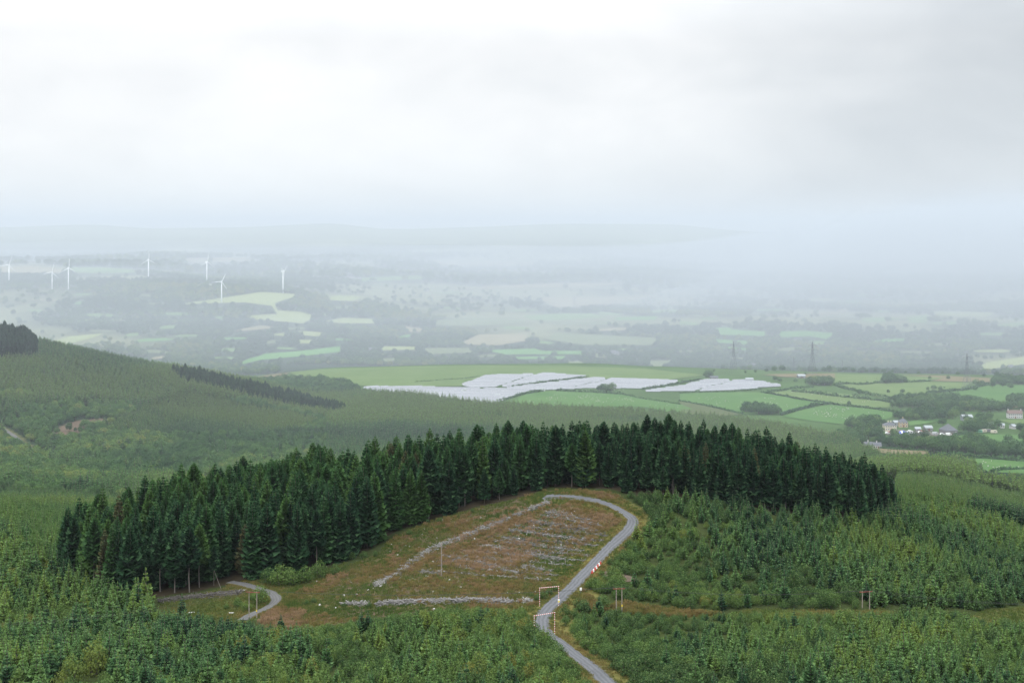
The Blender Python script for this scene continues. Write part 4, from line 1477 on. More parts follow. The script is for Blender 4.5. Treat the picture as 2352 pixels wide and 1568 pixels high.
def group_from(name, V, roots, part_names):
    """instances borrow the shapes of plants that stand in the scene"""
    objs = []
    for vi in range(len(V)):
        r = roots.get(vi)
        objs.append([c for c in r.children] if r else [])
    filled = [o for o in objs if o]
    objs = [o or filled[0] for o in objs]
    return scatter_group(name, objs)


W_SPR = [(.18, 'blue-black'), (.40, 'dark green'), (.70, 'mid green'), (.86, 'yellowish green'), (9, 'browning')]
W_YNG = [(.22, 'dark bluish'), (.48, 'mid green'), (.72, 'fresh green'), (9, 'yellow-green')]
W_BSH = [(.30, 'dark green'), (.55, 'mid green'), (.80, 'light green'), (9, 'yellowish')]
W_OAK = [(.20, 'dark'), (.55, 'green'), (9, 'pale green')]
restS, pS = pick_and_place('spruce_tree', SPRUCE, sets[0][0], seen[0], 300, ('crown', 'trunk'), W_SPR, ('shorter', 'tall', 'very tall'), 'tree', 'tall spruces', 1600)
restY, pY = pick_and_place('young_spruce', YOUNG, sets[1][0], seen[1], 300, ('crown', 'trunk'), W_YNG, ('small', 'middle-sized', 'large'), 'young tree', 'young spruces', 620)
restB, pB = pick_and_place('willow_bush', BUSH, sets[2][0], seen[2], 300, ('foliage', 'stems'), W_BSH, ('low', 'rounded', 'big rounded'), 'bush', 'willow bushes', 620)
restO, pO = pick_and_place('broadleaf_tree', OAK, sets[3][0], seen[3], 300, ('crown', 'trunk'), W_OAK, ('small', 'middle-sized', 'broad'), 'tree', 'broadleaf trees', 2300)
bpy.context.view_layer.update()
gS, gY, gB, gO = group_from('spruce_mass', SPRUCE, pS, 0), group_from('young_mass', YOUNG, pY, 0), group_from('bush_mass', BUSH, pB, 0), group_from('oak_mass', OAK, pO, 0)
scatter('spruce_wood', restS, gS)
scatter('spruce_plantation', restY[restY[:, 1] < 640], gY)
scatter('valley_spruce_forest', restY[restY[:, 1] >= 640], gY)
scatter('willow_scrub', restB, gB)
scatter('hillside_scrub', restO[restO[:, 8] == 10], gO)
scatter('plateau_woodland', restO[(restO[:, 8] == 13) | (restO[:, 8] == 14)], gO)
scatter('far_valley_woods', restO[restO[:, 8] == 15], gO)
print('PLANTS', [len(s[0]) for s in sets], [int((c > 2).sum()) for c in seen], [len(p) for p in (pS, pY, pB, pO)])

# ---------------------------------------------------------------- ground cover of the felled ground and the verges
def tuft_mesh(name, R, n, h, spread, w, mat, plume=0.0):
    L = Leaves()
    for i in range(n):
        a = R.random() * 6.28
        d = R.random() ** .6 * spread
        x, y = d * math.cos(a), d * math.sin(a)
        hh = h * R.uniform(.55, 1.15)
        lx, ly = R.uniform(-.35, .35) * hh, R.uniform(-.35, .35) * hh
        b = R.random() * 6.28
        wx, wy = w * math.cos(b), w * math.sin(b)
        k = R.random()
        L.tri((x - wx, y - wy, -.05), (x + wx, y + wy, -.05), (x + lx, y + ly, hh), k)
        if plume:
            p = (x + lx, y + ly, hh)
            L.quad((p[0] - w * plume, p[1], p[2] - hh * .3), (p[0], p[1] - w * plume, p[2] - hh * .15), (p[0] + w * plume, p[1], p[2] - hh * .25), (p[0], p[1], p[2] + hh * .12), min(1, .5 + .5 * R.random()))
    return L.mesh(name, mat)


RT = random.Random(5)
WEED = [tuft_mesh('weed_clump', RT, 22, 1.0, .8, .07, M_DRY, 1.6) for i in range(4)]
GRASS = [tuft_mesh('grass_clump', RT, 26, .55, .8, .08, M_GRASSB) for i in range(4)]


def direct_scatter(name, A, V):
    """clumps as one mesh (real geometry, no instances)"""
    vs, ts, ls, tt = [], [], [], []
    n0 = 0
    for vi, me in enumerate(V):
        co = np.empty(len(me.vertices) * 3, np.float32)
        me.vertices.foreach_get('co', co)
        co = co.reshape(-1, 3)
        tri = np.empty(len(me.polygons) * 3, np.int32)
        me.polygons.foreach_get('vertices', tri)
        tri = tri.reshape(-1, 3)
        lf = np.empty(len(me.polygons), np.float32)
        me.attributes['leaf'].data.foreach_get('value', lf)
        B = A[A[:, 7].astype(int) == vi]
        if not len(B):
            continue
        c, s = np.cos(B[:, 3])[:, None], np.sin(B[:, 3])[:, None]
        X = (co[None, :, 0] * c - co[None, :, 1] * s) * B[:, 4][:, None] + B[:, 0][:, None]
        Y = (co[None, :, 0] * s + co[None, :, 1] * c) * B[:, 4][:, None] + B[:, 1][:, None]
        Zz = co[None, :, 2] * B[:, 5][:, None] + B[:, 2][:, None]
        P = np.stack([X, Y, Zz], -1).reshape(-1, 3)
        T = (tri[None] + (np.arange(len(B)) * len(co))[:, None, None]).reshape(-1, 3) + n0
        n0 += len(P)
        vs.append(P)
        ts.append(T)
        ls.append(np.tile(lf, len(B)))
        tt.append(np.repeat(B[:, 6], len(tri)))
    me = np_mesh(name, np.concatenate(vs), np.concatenate(ts), {'leaf': ('FACE', 'FLOAT', np.concatenate(ls)), 'tint': ('FACE', 'FLOAT', np.concatenate(tt))})
    return me


# the clump objects themselves are instanced: one clump of each shape stands in the scene as its source
def cover(name, A, V):
    objs = []
    roots = []
    for vi, me in enumerate(V):
        k = np.nonzero(A[:, 7].astype(int) == vi)[0]
        a = A[k[0]]
        o = link_mesh(name + '_clump', me)
        o.location = tuple(a[:3])
        o.rotation_euler = (0, 0, a[3])
        o.scale = (a[4], a[4], a[5])
        o["tint"] = float(a[6])
        tag(o, kind='stuff')
        roots.append(k[0])
        objs.append([o])
    g = scatter_group(name + '_mass', objs)
    m = np.ones(len(A), bool)
    m[roots] = False
    scatter(name, A[m], g)


weeds, grass = Plants(), Plants()
x, y, z = grid_pts(345, 520, 1.05, -.20, .12)
u, v = rows_of(x, y, z)
k = inside(u, v, CLEARING) & (dist_line(x, y, ROADL) > 3.2) & (dist_line(x, y, TRACKL) > 2.4)
x, y, z, u, v = x[k], y[k], z[k], u[k], v[k]
pk = np.zeros(len(x))
for p in PINKISH:
    pk = np.maximum(pk, inside(u, v, p))
m1 = fbm(x, y, 14, 201, 3)
m2 = fbm(x, y, 5, 202, 2)
strip = np.abs(((y * .94 + x * .34) / 9.0) % 1 - .5)     # old planting rows across the felled ground
wp = .14 + .58 * pk + (m1 - .5) * 1.5 + (m2 - .5) * .7
r_ = rng.random(len(x))
kw = r_ < wp
tw = np.clip(.42 + .30 * pk[kw] + (m2[kw] - .5) * .9 + rng.normal(0, .14, kw.sum()), 0, 1)
weeds.add(x[kw], y[kw], z[kw], rng.uniform(.5, 1.05, kw.sum()), tw, 0, nv=4)
kg = ~kw & (rng.random(len(x)) < .85)
tg = np.clip(.50 + (m1[kg] - .5) * 1.5 + (m2[kg] - .5) * .5 + rng.normal(0, .14, kg.sum()), 0, 1)
grass.add(x[kg], y[kg], z[kg], rng.uniform(.7, 1.3, kg.sum()), tg, 0, nv=4)
for zone, sp in ((GRASSY, 1.1), (WAYLEAVE, 1.3), (RIGHT_GAP, 1.4), (BRACKEN, 1.0)):
    x, y, z = grid_pts(330, 470, sp, -.27, .38)
    u, v = rows_of(x, y, z)
    k = inside(u, v, zone) & (dist_line(x, y, TRACKL) > 2.3) & (dist_line(x, y, ROADL) > 3.2)
    n = k.sum()
    t_ = .42 + (fbm(x[k], y[k], 10, 210, 3) - .5) * 1.2 + rng.normal(0, .12, n)
    if zone is BRACKEN:
        weeds.add(x[k], y[k], z[k], rng.uniform(.7, 1.2, n), np.clip(t_ * .75, 0, .5), 0, nv=4)
    else:
        grass.add(x[k], y[k], z[k], rng.uniform(.7, 1.2, n), np.clip(t_, 0, 1), 0, nv=4)
# verges of the roads: pale grass
for line, w0, w1 in ((ROAD, 1.95, 5.6), (TRACK, 2.1, 3.6)):
    n = int(len(line) * 9)
    i = rng.integers(2, len(line) - 3, n)
    tgv = line[i + 1] - line[i - 1]
    tgv /= np.linalg.norm(tgv, axis=1)[:, None]
    side = rng.choice([-1, 1], n)
    off = (w0 + (w1 - w0) * rng.random(n) ** 1.6) * side
    P = line[i] + np.stack([-tgv[:, 1], tgv[:, 0]], -1) * off[:, None]
    t_ = .78 + (fbm(P[:, 0], P[:, 1], 8, 215, 2) - .5) * .9 + rng.normal(0, .12, n)
    grass.add(P[:, 0], P[:, 1], ground(P[:, 0], P[:, 1]), rng.uniform(.5, 1.0, n), np.clip(t_, 0, 1), 0, nv=4)
cover('dry_weeds', weeds.all(), WEED)
cover('rough_grass', grass.all(), GRASS)
# worn bare shoulder beside the bottom stretch of the road, bare bank above it
sheet('gravel_shoulder', [(1322, 1500), (1345, 1512), (1380, 1528), (1402, 1548), (1425, 1580), (1440, 1610), (1424, 1612), (1398, 1580), (1366, 1545), (1338, 1518)], field_mat('dusty_grass', (.075, .075, .032), (.16, .14, .10), .35), 250, 420, step=5)
sheet('bare_bank', [(1376, 1318), (1395, 1310), (1440, 1320), (1470, 1332), (1440, 1336), (1400, 1330)], field_mat('bare_soil', (.07, .055, .04), (.13, .10, .075), .5), 300, 500, step=5)

# ---------------------------------------------------------------- brash, stumps
M_BRASH = foliage_mat('bleached_wood', [(0, (.10, .09, .08)), (.5, (.21, .20, .19)), (1, (.34, .33, .32))], 0.0, .7)


def sticks(name, pts, n, R, wid, length=(1.0, 3.2), heap=.5, along=.5, thick=(.05, .13), bias=.5):
    """bleached branches and tops lying in a long heap along a plan line"""
    line = smooth_line(pts, 1.0)
    vs, fs, ls = [], [], []
    for i in range(int(n * 1.15)):
        k = R.randrange(1, len(line) - 1)
        p = line[k]
        t = line[k + 1] - line[k - 1]
        t = t / np.linalg.norm(t)
        wob = wid * (.55 + .75 * float(vnoise(np.array(k / 6.0), np.array(1.7), 3)))
        if vnoise(np.array(k / 4.0), np.array(9.3 + n), 8) < .14:
            continue
        off = R.gauss(0, .38) * wob
        x, y = p[0] - t[1] * off, p[1] + t[0] * off
        g = float(ground(x, y))
        a = math.atan2(t[1], t[0]) + (R.gauss(0, .5) if R.random() < along else R.uniform(0, 3.14))
        L_ = R.uniform(*length)
        el = R.gauss(.08, .22)
        d = Vector((math.cos(a) * math.cos(el), math.sin(a) * math.cos(el), math.sin(el)))
        c = Vector((x, y, g + .05 + R.random() * heap * math.exp(-(off / (wob + .01)) ** 2 * 2)))
        r = R.uniform(*thick)
        q = d.orthogonal().normalized()
        s_ = d.cross(q)
        b = len(vs)
        for e, rr in ((-L_ / 2, r), (L_ / 2, r * .45)):
            for j in range(3):
                an = 2.094 * j
                vs.append(c + d * e + q * (rr * math.cos(an)) + s_ * (rr * math.sin(an)))
        for j in range(3):
            fs.append((b + j, b + (j + 1) % 3, b + 3 + (j + 1) % 3))
            fs.append((b + j, b + 3 + (j + 1) % 3, b + 3 + j))
        fs += [(b, b + 2, b + 1), (b + 3, b + 4, b + 5)]
        ls += [min(1, max(0, R.gauss(bias, .28)))] * 8
    me = np_mesh(name, np.array([tuple(v) for v in vs]), np.array(fs), {'leaf': ('FACE', 'FLOAT', np.array(ls))})
    me.materials.append(M_BRASH)
    o = link_mesh(name, me)
    o["tint"] = bias
    return o


def plan(px, y0=300, y1=560):
    return [tuple(at(u, v, y0, y1)[:2]) for u, v in px]


RB = random.Random(21)
BR = [
    ('long bleached brash windrow running up the left side of the felled slope', [(906, 1322), (930, 1305), (960, 1281), (1000, 1258), (1040, 1242), (1090, 1222), (1130, 1206), (1180, 1186), (1225, 1167), (1262, 1153)], 1200, 2.0, .4, .52),
    ('thick brash heap lying along the foot of the felled ground', [(862, 1390), (900, 1386), (960, 1383), (1020, 1382), (1080, 1380), (1130, 1381), (1180, 1384)], 1100, 2.5, .8, .46),
    ('grey brash line slanting across the lower felled slope', [(1018, 1276), (1060, 1285), (1110, 1296), (1150, 1306), (1192, 1318)], 420, 2.0, .4, .45),
    ('small brash heap beside the rear height gate', [(1192, 1384), (1206, 1380), (1222, 1381)], 110, 1.6, .6, .6),
    ('brash spread at the left tip of the felled ground', [(780, 1388), (820, 1386), (850, 1390)], 150, 1.8, .4, .45),
    ('brown brash heap under the bare spruce trunks', [(365, 1382), (400, 1376), (450, 1371), (500, 1366), (540, 1362), (556, 1362)], 650, 3.6, .5, .08),
    ('thin brash row on the upper felled slope', [(1250, 1176), (1290, 1185), (1330, 1192), (1360, 1196)], 170, 1.4, .25, .42),
    ('thin brash row below the top one', [(1210, 1196), (1260, 1205), (1310, 1212), (1370, 1222)], 180, 1.4, .25, .38),
    ('pale brash row across the middle of the felled slope', [(1160, 1215), (1220, 1222), (1290, 1234), (1350, 1244)], 190, 1.5, .25, .42),
    ('pale brash row starting beside the long windrow', [(1150, 1236), (1200, 1244), (1260, 1256), (1320, 1264)], 190, 1.5, .25, .38),
    ('short brash patch near the middle of the slope', [(1110, 1252), (1140, 1258), (1165, 1262)], 120, 1.8, .3, .6),
    ('grey brash patch nearest the road on the slope', [(1205, 1268), (1240, 1276), (1290, 1288)], 220, 2.6, .3, .38),
    ('brash patch below the middle of the slope', [(1105, 1276), (1140, 1285), (1175, 1292)], 170, 2.2, .3, .45),
    ('grey brash patch above the slanting line', [(1200, 1298), (1230, 1304), (1250, 1310)], 120, 2.2, .3, .35),
    ('dark brash patch left of the single pole', [(968, 1312), (990, 1316), (1012, 1320)], 110, 2.0, .3, .30),
    ('brash tail at the lower end of the long windrow', [(862, 1348), (885, 1332), (905, 1322)], 150, 2.2, .4, .5),
]
FINE = []
for k in range(13):            # faint rows of bleached twigs left between the old planting lines
    va = 1172 + k * 11.5
    ua = np.interp(va, [1160, 1200, 1240, 1280, 1320], [1262, 1165, 1065, 985, 930]) + RB.uniform(20, 60)
    ub = np.interp(va, [1160, 1200, 1240, 1280, 1320], [1385, 1400, 1380, 1330, 1270]) - RB.uniform(0, 50)
    FINE.append(('faint row of bleached twigs across the felled slope', [(ua, va), ((ua + ub) / 2, va + 12), (ub, va + 24)], 170, 1.0, .15, RB.uniform(.28, .52)))
for lab, px, n, wd, hp, bias in BR + FINE:
    o = sticks('brash_heap', plan(px), n, RB, wd, heap=hp, bias=bias, thick=(.07, .17))
    tag(o, lab, None, None, 'stuff')
M_STUMP = plain_mat('stump_wood', (.46, .44, .41), .9, var=.2, scale=4)
stump_proto = None
RSD = random.Random(31)
SP = []
while len(SP) < 90:
    u_, v_ = RSD.uniform(700, 1420), RSD.uniform(1160, 1400)
    if inside(np.array([u_]), np.array([v_]), CLEARING)[0]:
        p = at(u_, v_, 300, 560)
        if dist_line(np.array([p.x]), np.array([p.y]), ROADL)[0] > 5:
            SP.append((u_, v_, p))
for i, (u_, v_, p) in enumerate(SP):
    if stump_proto is None:
        b = MB()
        b.bar((0, 0, -.1), (0, 0, .38), .34, .24, 8)
        for j in range(4):
            b.bar((0, 0, .12), (.55 * math.cos(j * 1.6 + .3), .55 * math.sin(j * 1.6 + .3), -.08), .10, .04, 5)
        o = b.build('tree_stump', M_STUMP)
        stump_proto = o
    else:
        o = stump_proto.copy()
        COL.objects.link(o)
    o.location = p
    o.rotation_euler = (RSD.uniform(-.15, .15), RSD.uniform(-.15, .15), RSD.random() * 6.28)
    k = RSD.uniform(.45, 1.0)
    o.scale = (k, k, k * RSD.uniform(.6, 1.1))
    pl = 'left of the long windrow' if u_ < 1000 and v_ < 1330 else 'below the single pole' if v_ > 1330 else 'between the brash rows of the upper slope' if v_ < 1250 else 'between the brash rows of the lower slope'
    tag(o, 'pale weathered tree stump %s on the felled ground' % pl, 'stump', 'stumps ' + pl)

# ---------------------------------------------------------------- striped height gates, signs, barriers, poles
M_RED = plain_mat('red_paint', (.50, .055, .035), .5, var=.1)
M_WHITE = plain_mat('white_paint', (.80, .80, .78), .5, var=.06)
M_YELL = plain_mat('yellow_paint', (.75, .55, .05), .5, var=.08)
M_POLE = plain_mat('weathered_pole', (.24, .205, .17), .9, var=.3, scale=4)
M_RUST = plain_mat('red_oxide_steel', (.22, .065, .045), .8, var=.25)
M_STEEL = plain_mat('galvanised_steel', (.34, .35, .36), .5, .5, var=.1)
M_GLASSI = plain_mat('brown_insulator', (.10, .05, .035), .25, var=.1, spec=.6)
M_CABLE = plain_mat('cable', (.05, .05, .05), .6, var=.1)


def striped(name, a, b, r, parent, first=0, seg=.30):
    a, b = Vector(a), Vector(b)
    n = max(2, round((b - a).length / seg))
    m = MB()
    me_idx = []
    for i in range(n):
        k0 = len(m.f)
        m.bar(a.lerp(b, i / n), a.lerp(b, (i + 1) / n), r, r, 8)
        me_idx += [(i + first) % 2] * (len(m.f) - k0)
    me = m.mesh(name)
    me.materials.append(M_RED)
    me.materials.append(M_WHITE)
    for p, q in zip(me.polygons, me_idx):
        p.material_index = q
    return link_mesh(name, me, None, parent)


def board(parent, loc, w_, h_, name='notice', rz=0.0, split=True):
    m = MB()
    m.box((0, 0, 0), (w_, .04, h_))
    o = m.build(name, M_WHITE, parent)
    o.location = loc
    o.rotation_euler = (0, 0, rz)
    if split:
        m2 = MB()
        m2.box((0, -.025, -h_ * .22), (w_ * .9, .012, h_ * .42))
        m2.build('yellow_panel', M_YELL, o)
    return o


def gate(uL, vL, uR, vR, hL, label, notice):
    a, b = at(uL, vL, 330, 420), at(uR, vR, 330, 420)
    c = (a + b) / 2
    rz = math.atan2(b.y - a.y, b.x - a.x)
    t = empty('height_gate', c, rz, label, 'height gate', 'striped height gates across the forest road')
    wd = (b.xy - a.xy).length / 2
    zl, zr = a.z - c.z, b.z - c.z
    top = hL
    striped('post', (-wd, 0, zl - .3), (-wd, 0, top), .075, t)
    striped('post', (wd, 0, zr - .3), (wd, 0, top), .075, t)
    striped('crossbar', (-wd - .12, 0, top + .05), (wd + .12, 0, top + .05), .075, t, 1)
    s = -1 if notice == 'L' else 1
    board(t, (s * wd, -.2, (zl if s < 0 else zr) + 1.5), .55, .95)
    return t


gate(1227, 1457, 1274, 1455, 5.0, 'nearer red and white striped height gate across the bend of the gravel road', 'L')
gate(1239.5, 1392, 1283, 1391, 5.1, 'farther red and white striped height gate, set beside the road below the felled ground', 'R')


def marker(u_, v_, h_, label, split=True):
    p = at(u_, v_, 300, 520)
    t = empty('marker_sign', p, 0, label, 'sign', 'warning boards on the road verge')
    m = MB()
    m.bar((0, .05, -.2), (0, .05, h_), .05, .05, 6)
    m.build('post', M_STEEL, t)
    board(t, (0, 0, h_ - .35), .6, .8, split=split)


marker(1273, 1497, 1.7, 'white and yellow warning board on the left verge of the lower road bend')
marker(1334, 1363, 1.7, 'small white board on the right verge above the rear height gate', False)


def barrier_mesh(mat):
    bm = bmesh.new()
    prof = [(-.28, 0), (.28, 0), (.28, .16), (.15, .42), (.11, .95), (-.11, .95), (-.15, .42), (-.28, .16)]
    ends = []
    for x in (-.62, .62):
        ends.append([bm.verts.new((x, p[0], p[1])) for p in prof])
    n = len(prof)
    for i in range(n):
        bm.faces.new((ends[0][i], ends[0][(i + 1) % n], ends[1][(i + 1) % n], ends[1][i]))
    bm.faces.new(ends[0][::-1])
    bm.faces.new(ends[1])
    bmesh.ops.recalc_face_normals(bm, faces=bm.faces)
    bmesh.ops.bevel(bm, geom=list(bm.edges), offset=.03, segments=1, affect='EDGES')
    me = bpy.data.meshes.new('barrier_body')
    bm.to_mesh(me)
    bm.free()
    me.materials.append(mat)
    return me


MB_R, MB_W = barrier_mesh(M_RED), barrier_mesh(M_WHITE)
kn_ = MB()
for s in (-.3, .3):
    kn_.bar((s, 0, .93), (s, 0, 1.03), .07, .06, 8)
knm = kn_.mesh('filler_cap')
knm.materials.append(M_STEEL)
pa, pb = at(1360, 1316.5, 330, 480), at(1379, 1296, 330, 480)
rzb = math.atan2(pb.y - pa.y, pb.x - pa.x)
NBAR = 7
for i in range(NBAR):
    q = pa.lerp(pb, i / (NBAR - 1))
    q.z = float(ground(q.x, q.y)) + .12
    colr = 'white' if i % 2 else 'red'
    wh = 'nearest the camera' if i == 0 else 'at the far end' if i == NBAR - 1 else 'within the row'
    t = empty('road_barrier', q, rzb + RSD.uniform(-.08, .08), '%s plastic road barrier %s on the right edge of the gravel road' % (colr, wh), 'barrier', 'row of red and white barriers on the road edge')
    t.scale = (.9, .85, .85)
    link_mesh('barrier_body', MB_W if i % 2 else MB_R, None, t)
    link_mesh('filler_cap', knm, None, t)


def pole_pair(u1, v1, u2, v2, vtop, label, y0=300, y1=480, sign=False):
    a, b = at(u1, v1, y0, y1), at(u2, v2, y0, y1)
    c = (a + b) / 2
    rz = math.atan2(b.y - a.y, b.x - a.x)
    if math.cos(rz) < 0:
        rz += math.pi
    wd = (b.xy - a.xy).length / 2
    wd = min(max(wd, .75), 1.1)
    h = ZC - c.y * (vtop - V0) / F - c.z
    t = empty('pole_pair', c, rz * .25, label, 'power pole', 'wooden pole pairs of the power line')
    for s in (-1, 1):
        m = MB()
        m.bar((s * wd, 0, -.8), (s * wd, 0, h), .16, .11, 8)
        m.build('pole', M_POLE, t)
    m = MB()
    m.box((0, .13, h - .15), (wd * 2 + 1.7, .10, .13))
    m.box((0, -.13, h - .15), (wd * 2 + 1.7, .08, .13))
    m.build('crossarm', M_RUST, t)
    ends = []
    for s in (-1, 0, 1):
        m = MB()
        x = s * (wd + .75)
        for k in range(3):
            m.bar((x, 0, h - .08 + k * .11), (x, 0, h + .02 + k * .11), .085 - .01 * k, .06, 8)
        m.build('insulator', M_GLASSI, t)
        ends.append(Vector((c.x + x * math.cos(rz * .25), c.y + x * math.sin(rz * .25), c.z + h + .26)))
    if sign:
        m = MB()
        m.box((wd, -.2, 2.2), (.3, .02, .5))
        m.build('danger_plate', M_YELL, t)
    return ends


E1 = pole_pair(574, 1418, 588, 1421, 1358, 'pole pair with rust-red crossarm beside the side track', sign=True)
E2 = pole_pair(1416, 1409, 1428, 1408, 1350, 'pole pair with rust-red crossarm right of the height gates', sign=True)
E3 = pole_pair(1983, 1398, 1995, 1396, 1357, 'pole pair with rust-red crossarm on the grassy strip far right')


def single_pole(u_, vb, vt, label, y0=300, y1=520):
    p = at(u_, vb, y0, y1)
    h = ZC - p.y * (vt - V0) / F - p.z
    t = empty('power_pole', p, 0, label, 'power pole')
    m = MB()
    m.bar((0, 0, -.6), (0, 0, h), .17, .11, 8)
    m.build('pole', M_POLE, t)
    m = MB()
    m.box((0, .12, h - .25), (.9, .1, .12))
    m.build('crossarm', M_POLE, t)


single_pole(1014, 1322, 1246, 'single grey wooden pole standing alone on the felled slope')


def cable(a, b, sag, r):
    m = MB()
    pts = [a.lerp(b, i / 24) - Vector((0, 0, sag * 4 * (i / 24) * (1 - i / 24))) for i in range(25)]
    for p, q in zip(pts[:-1], pts[1:]):
        m.bar(p, q, r, r, 4, False)
    return m


OUT_L = [e + Vector((-62, -22, -3)) for e in E1]
OUT_R = [e + Vector((74, 8, -6)) for e in E3]
for nm, A_, B_, lab in (('left', OUT_L, E1, 'left of the side track poles'), ('a', E1, E2, 'from the side track to the gates'), ('b', E2, E3, 'from the gates to the far right poles'), ('c', E3, OUT_R, 'beyond the far right poles')):
    for k, wh in enumerate(('left', 'middle', 'right')):
        o = cable(A_[k], B_[k], 1.6, .018).build('power_cable', M_CABLE)
        tag(o, 'power cable on the %s insulators %s' % (wh, lab), 'cable', 'cables of the wooden pole line')

# pale log lengths on the grassy patch
for (u_, v_, n_, L_) in ((440, 1407, 1, 1.6), (532, 1408, 1, 1.4), (540, 1362, 4, 2.4)):
    p = at(u_, v_, 300, 480)
    for k in range(n_):
        m = MB()
        m.bar((-L_ / 2, 0, 0), (L_ / 2, 0, .03), .16, .13, 8)
        o = m.build('cut_log', M_STUMP)
        o.location = (p.x + k * .5, p.y + k * .9, float(ground(p.x + k * .5, p.y + k * .9)) + .15)
        o.rotation_euler = (0, 0, RSD.uniform(-.3, .3))
        lab = 'pale cut log lying beside the bare spruce trunks' if n_ > 1 else 'pale cut log on the left of the grassy patch' if u_ < 500 else 'pale cut log on the grassy patch left of the pole pair'
        tag(o, lab, 'log', 'cut logs on the grassy patch')
# fallen spruce stem leaning at the wood's edge
p = at(500, 1352, 300, 480)
m = MB()
m.bar((-.8, -1.5, 6.0), (1.6, -2.2, .15), .05, .09, 7)
o = m.build('leaning_stem', M_BARKP)
o.location = p
tag(o, 'thin dead stem leaning between the bare spruce trunks', 'dead tree')

# ---------------------------------------------------------------- wind turbines
M_TURB = plain_mat('turbine_white', (.90, .91, .92), .4, var=.03)


def turbine(u_, vb, vh, yaw, rot, label, y0=2600, y1=7500, blades=.46):
    p = at(u_, vb, y0, y1)
    H = (vb - vh) * p.y / F
    s = H / 60.0
    t = empty('wind_turbine', p, yaw, label, 'wind turbine', 'wind turbines on the far left hills')
    m = MB()
    m.bar((0, 0, -8 * s), (0, 0, H), 2.1 * s, 1.3 * s, 14)
    m.build('tower', M_TURB, t, True)
    m = MB()
    m.box((0, 1.2 * s, H + 1.3 * s), (3.4 * s, 8 * s, 3.4 * s), taper=.8)
    m.build('nacelle', M_TURB, t)
    m = MB()
    m.bar((0, -2.8 * s, H + 1.2 * s), (0, -4.6 * s, H + 1.2 * s), 1.7 * s, .7 * s, 12)
    m.build('hub', M_TURB, t, True)
    L = blades * H
    for k in range(3):
        a = rot + k * 2.0944
        d = Vector((math.sin(a), 0, math.cos(a)))
        n_ = Vector((math.cos(a), 0, -math.sin(a)))
        c = Vector((0, -3.8 * s, H + 1.2 * s))
        secs = [(0, .7, .6), (.12, .9, .5), (.25, 1.1, .35), (.6, .7, .2), (1.0, .2, .08)]
        vs = []
        for f, wv, th in secs:
            q = c + d * (f * L)
            for sx_, sy_ in ((-.35, 0), (0, -th), (.65, 0), (0, th)):
                vs.append(q + n_ * (sx_ * wv * 2 * s) + Vector((0, sy_ * s, 0)))
        fs = []
        for i in range(4):
            for j in range(4):
                fs.append((i * 4 + j, i * 4 + (j + 1) % 4, i * 4 + 4 + (j + 1) % 4, i * 4 + 4 + j))
        fs += [(3, 2, 1, 0), (16, 17, 18, 19)]
        m = MB()
        m.add(vs, fs)
        m.build('blade', M_TURB, t, True)


turbine(20.6, 652.5, 608.7, .25, .35, 'white wind turbine nearest the left border of the photo')
turbine(119.5, 665.8, 625, .15, .25, 'white wind turbine second from the left, lowest of the left three', blades=.55)
turbine(157, 663.8, 616, .7, .05, 'white wind turbine third from the left, close beside a similar one')
turbine(341, 643, 597, .6, 0.0, 'lone white wind turbine fourth from the left beside a bare hilltop patch')
turbine(475, 650, 601.7, .9, .1, 'white wind turbine on the dark hill, third from the right')
turbine(509, 695.6, 647.5, .3, .45, 'lowest white wind turbine, standing at the edge of the pale pasture')
turbine(650, 674, 624, 1.35, .9, 'rightmost white wind turbine, at the head of the pale pasture')

# ---------------------------------------------------------------- pylons
M_LATT = plain_mat('lattice_steel', (.13, .14, .15), .6, .3, var=.1)


def pylon(u_, vb, vt, label, y0, y1, yaw=.35):
    p = at(u_, vb, y0, y1)
    H = (vb - vt) * p.y / F
    t = empty('pylon', p, yaw, label, 'pylon', 'lattice pylons of the high voltage line')
    r = H * .0030
    lv = [(0, .105), (.22, .075), (.42, .050), (.60, .030), (.78, .020), (.92, .014), (1.0, .003)]
    m = MB()
    cs = [[Vector((sx_ * w_ * H, sy_ * w_ * H, f * H)) for sx_, sy_ in ((-1, -1), (1, -1), (1, 1), (-1, 1))] for f, w_ in lv]
    for A_, B_ in zip(cs[:-1], cs[1:]):
        for j in range(4):
            m.bar(A_[j], B_[j], r, r, 4, False)
            m.bar(A_[j], B_[(j + 1) % 4], r * .6, r * .6, 4, False)
            m.bar(A_[(j + 1) % 4], B_[j], r * .6, r * .6, 4, False)
            m.bar(B_[j], B_[(j + 1) % 4], r * .6, r * .6, 4, False)
    m.build('lattice_tower', M_LATT, t)
    for f, ln in ((.60, .15), (.75, .19), (.89, .13)):
        m = MB()
        for s_ in (-1, 1):
            tip = Vector((s_ * ln * H, 0, f * H))
            for dy, dz in ((-.018, 0), (.018, 0), (0, .045)):
                m.bar(Vector((s_ * .018 * H, dy * H, (f + dz) * H)), tip, r * .8, r * .5, 4, False)
        m.build('crossarm', M_LATT, t)
    m = MB()
    for f, ln in ((.60, .15), (.75, .19), (.89, .13)):
        for s_ in (-1, 1):
            m.bar((s_ * ln * H, 0, f * H), (s_ * ln * H, 0, (f - .055) * H), r * .7, r * .7, 5)
    m.build('insulator_string', M_GLASSI, t)


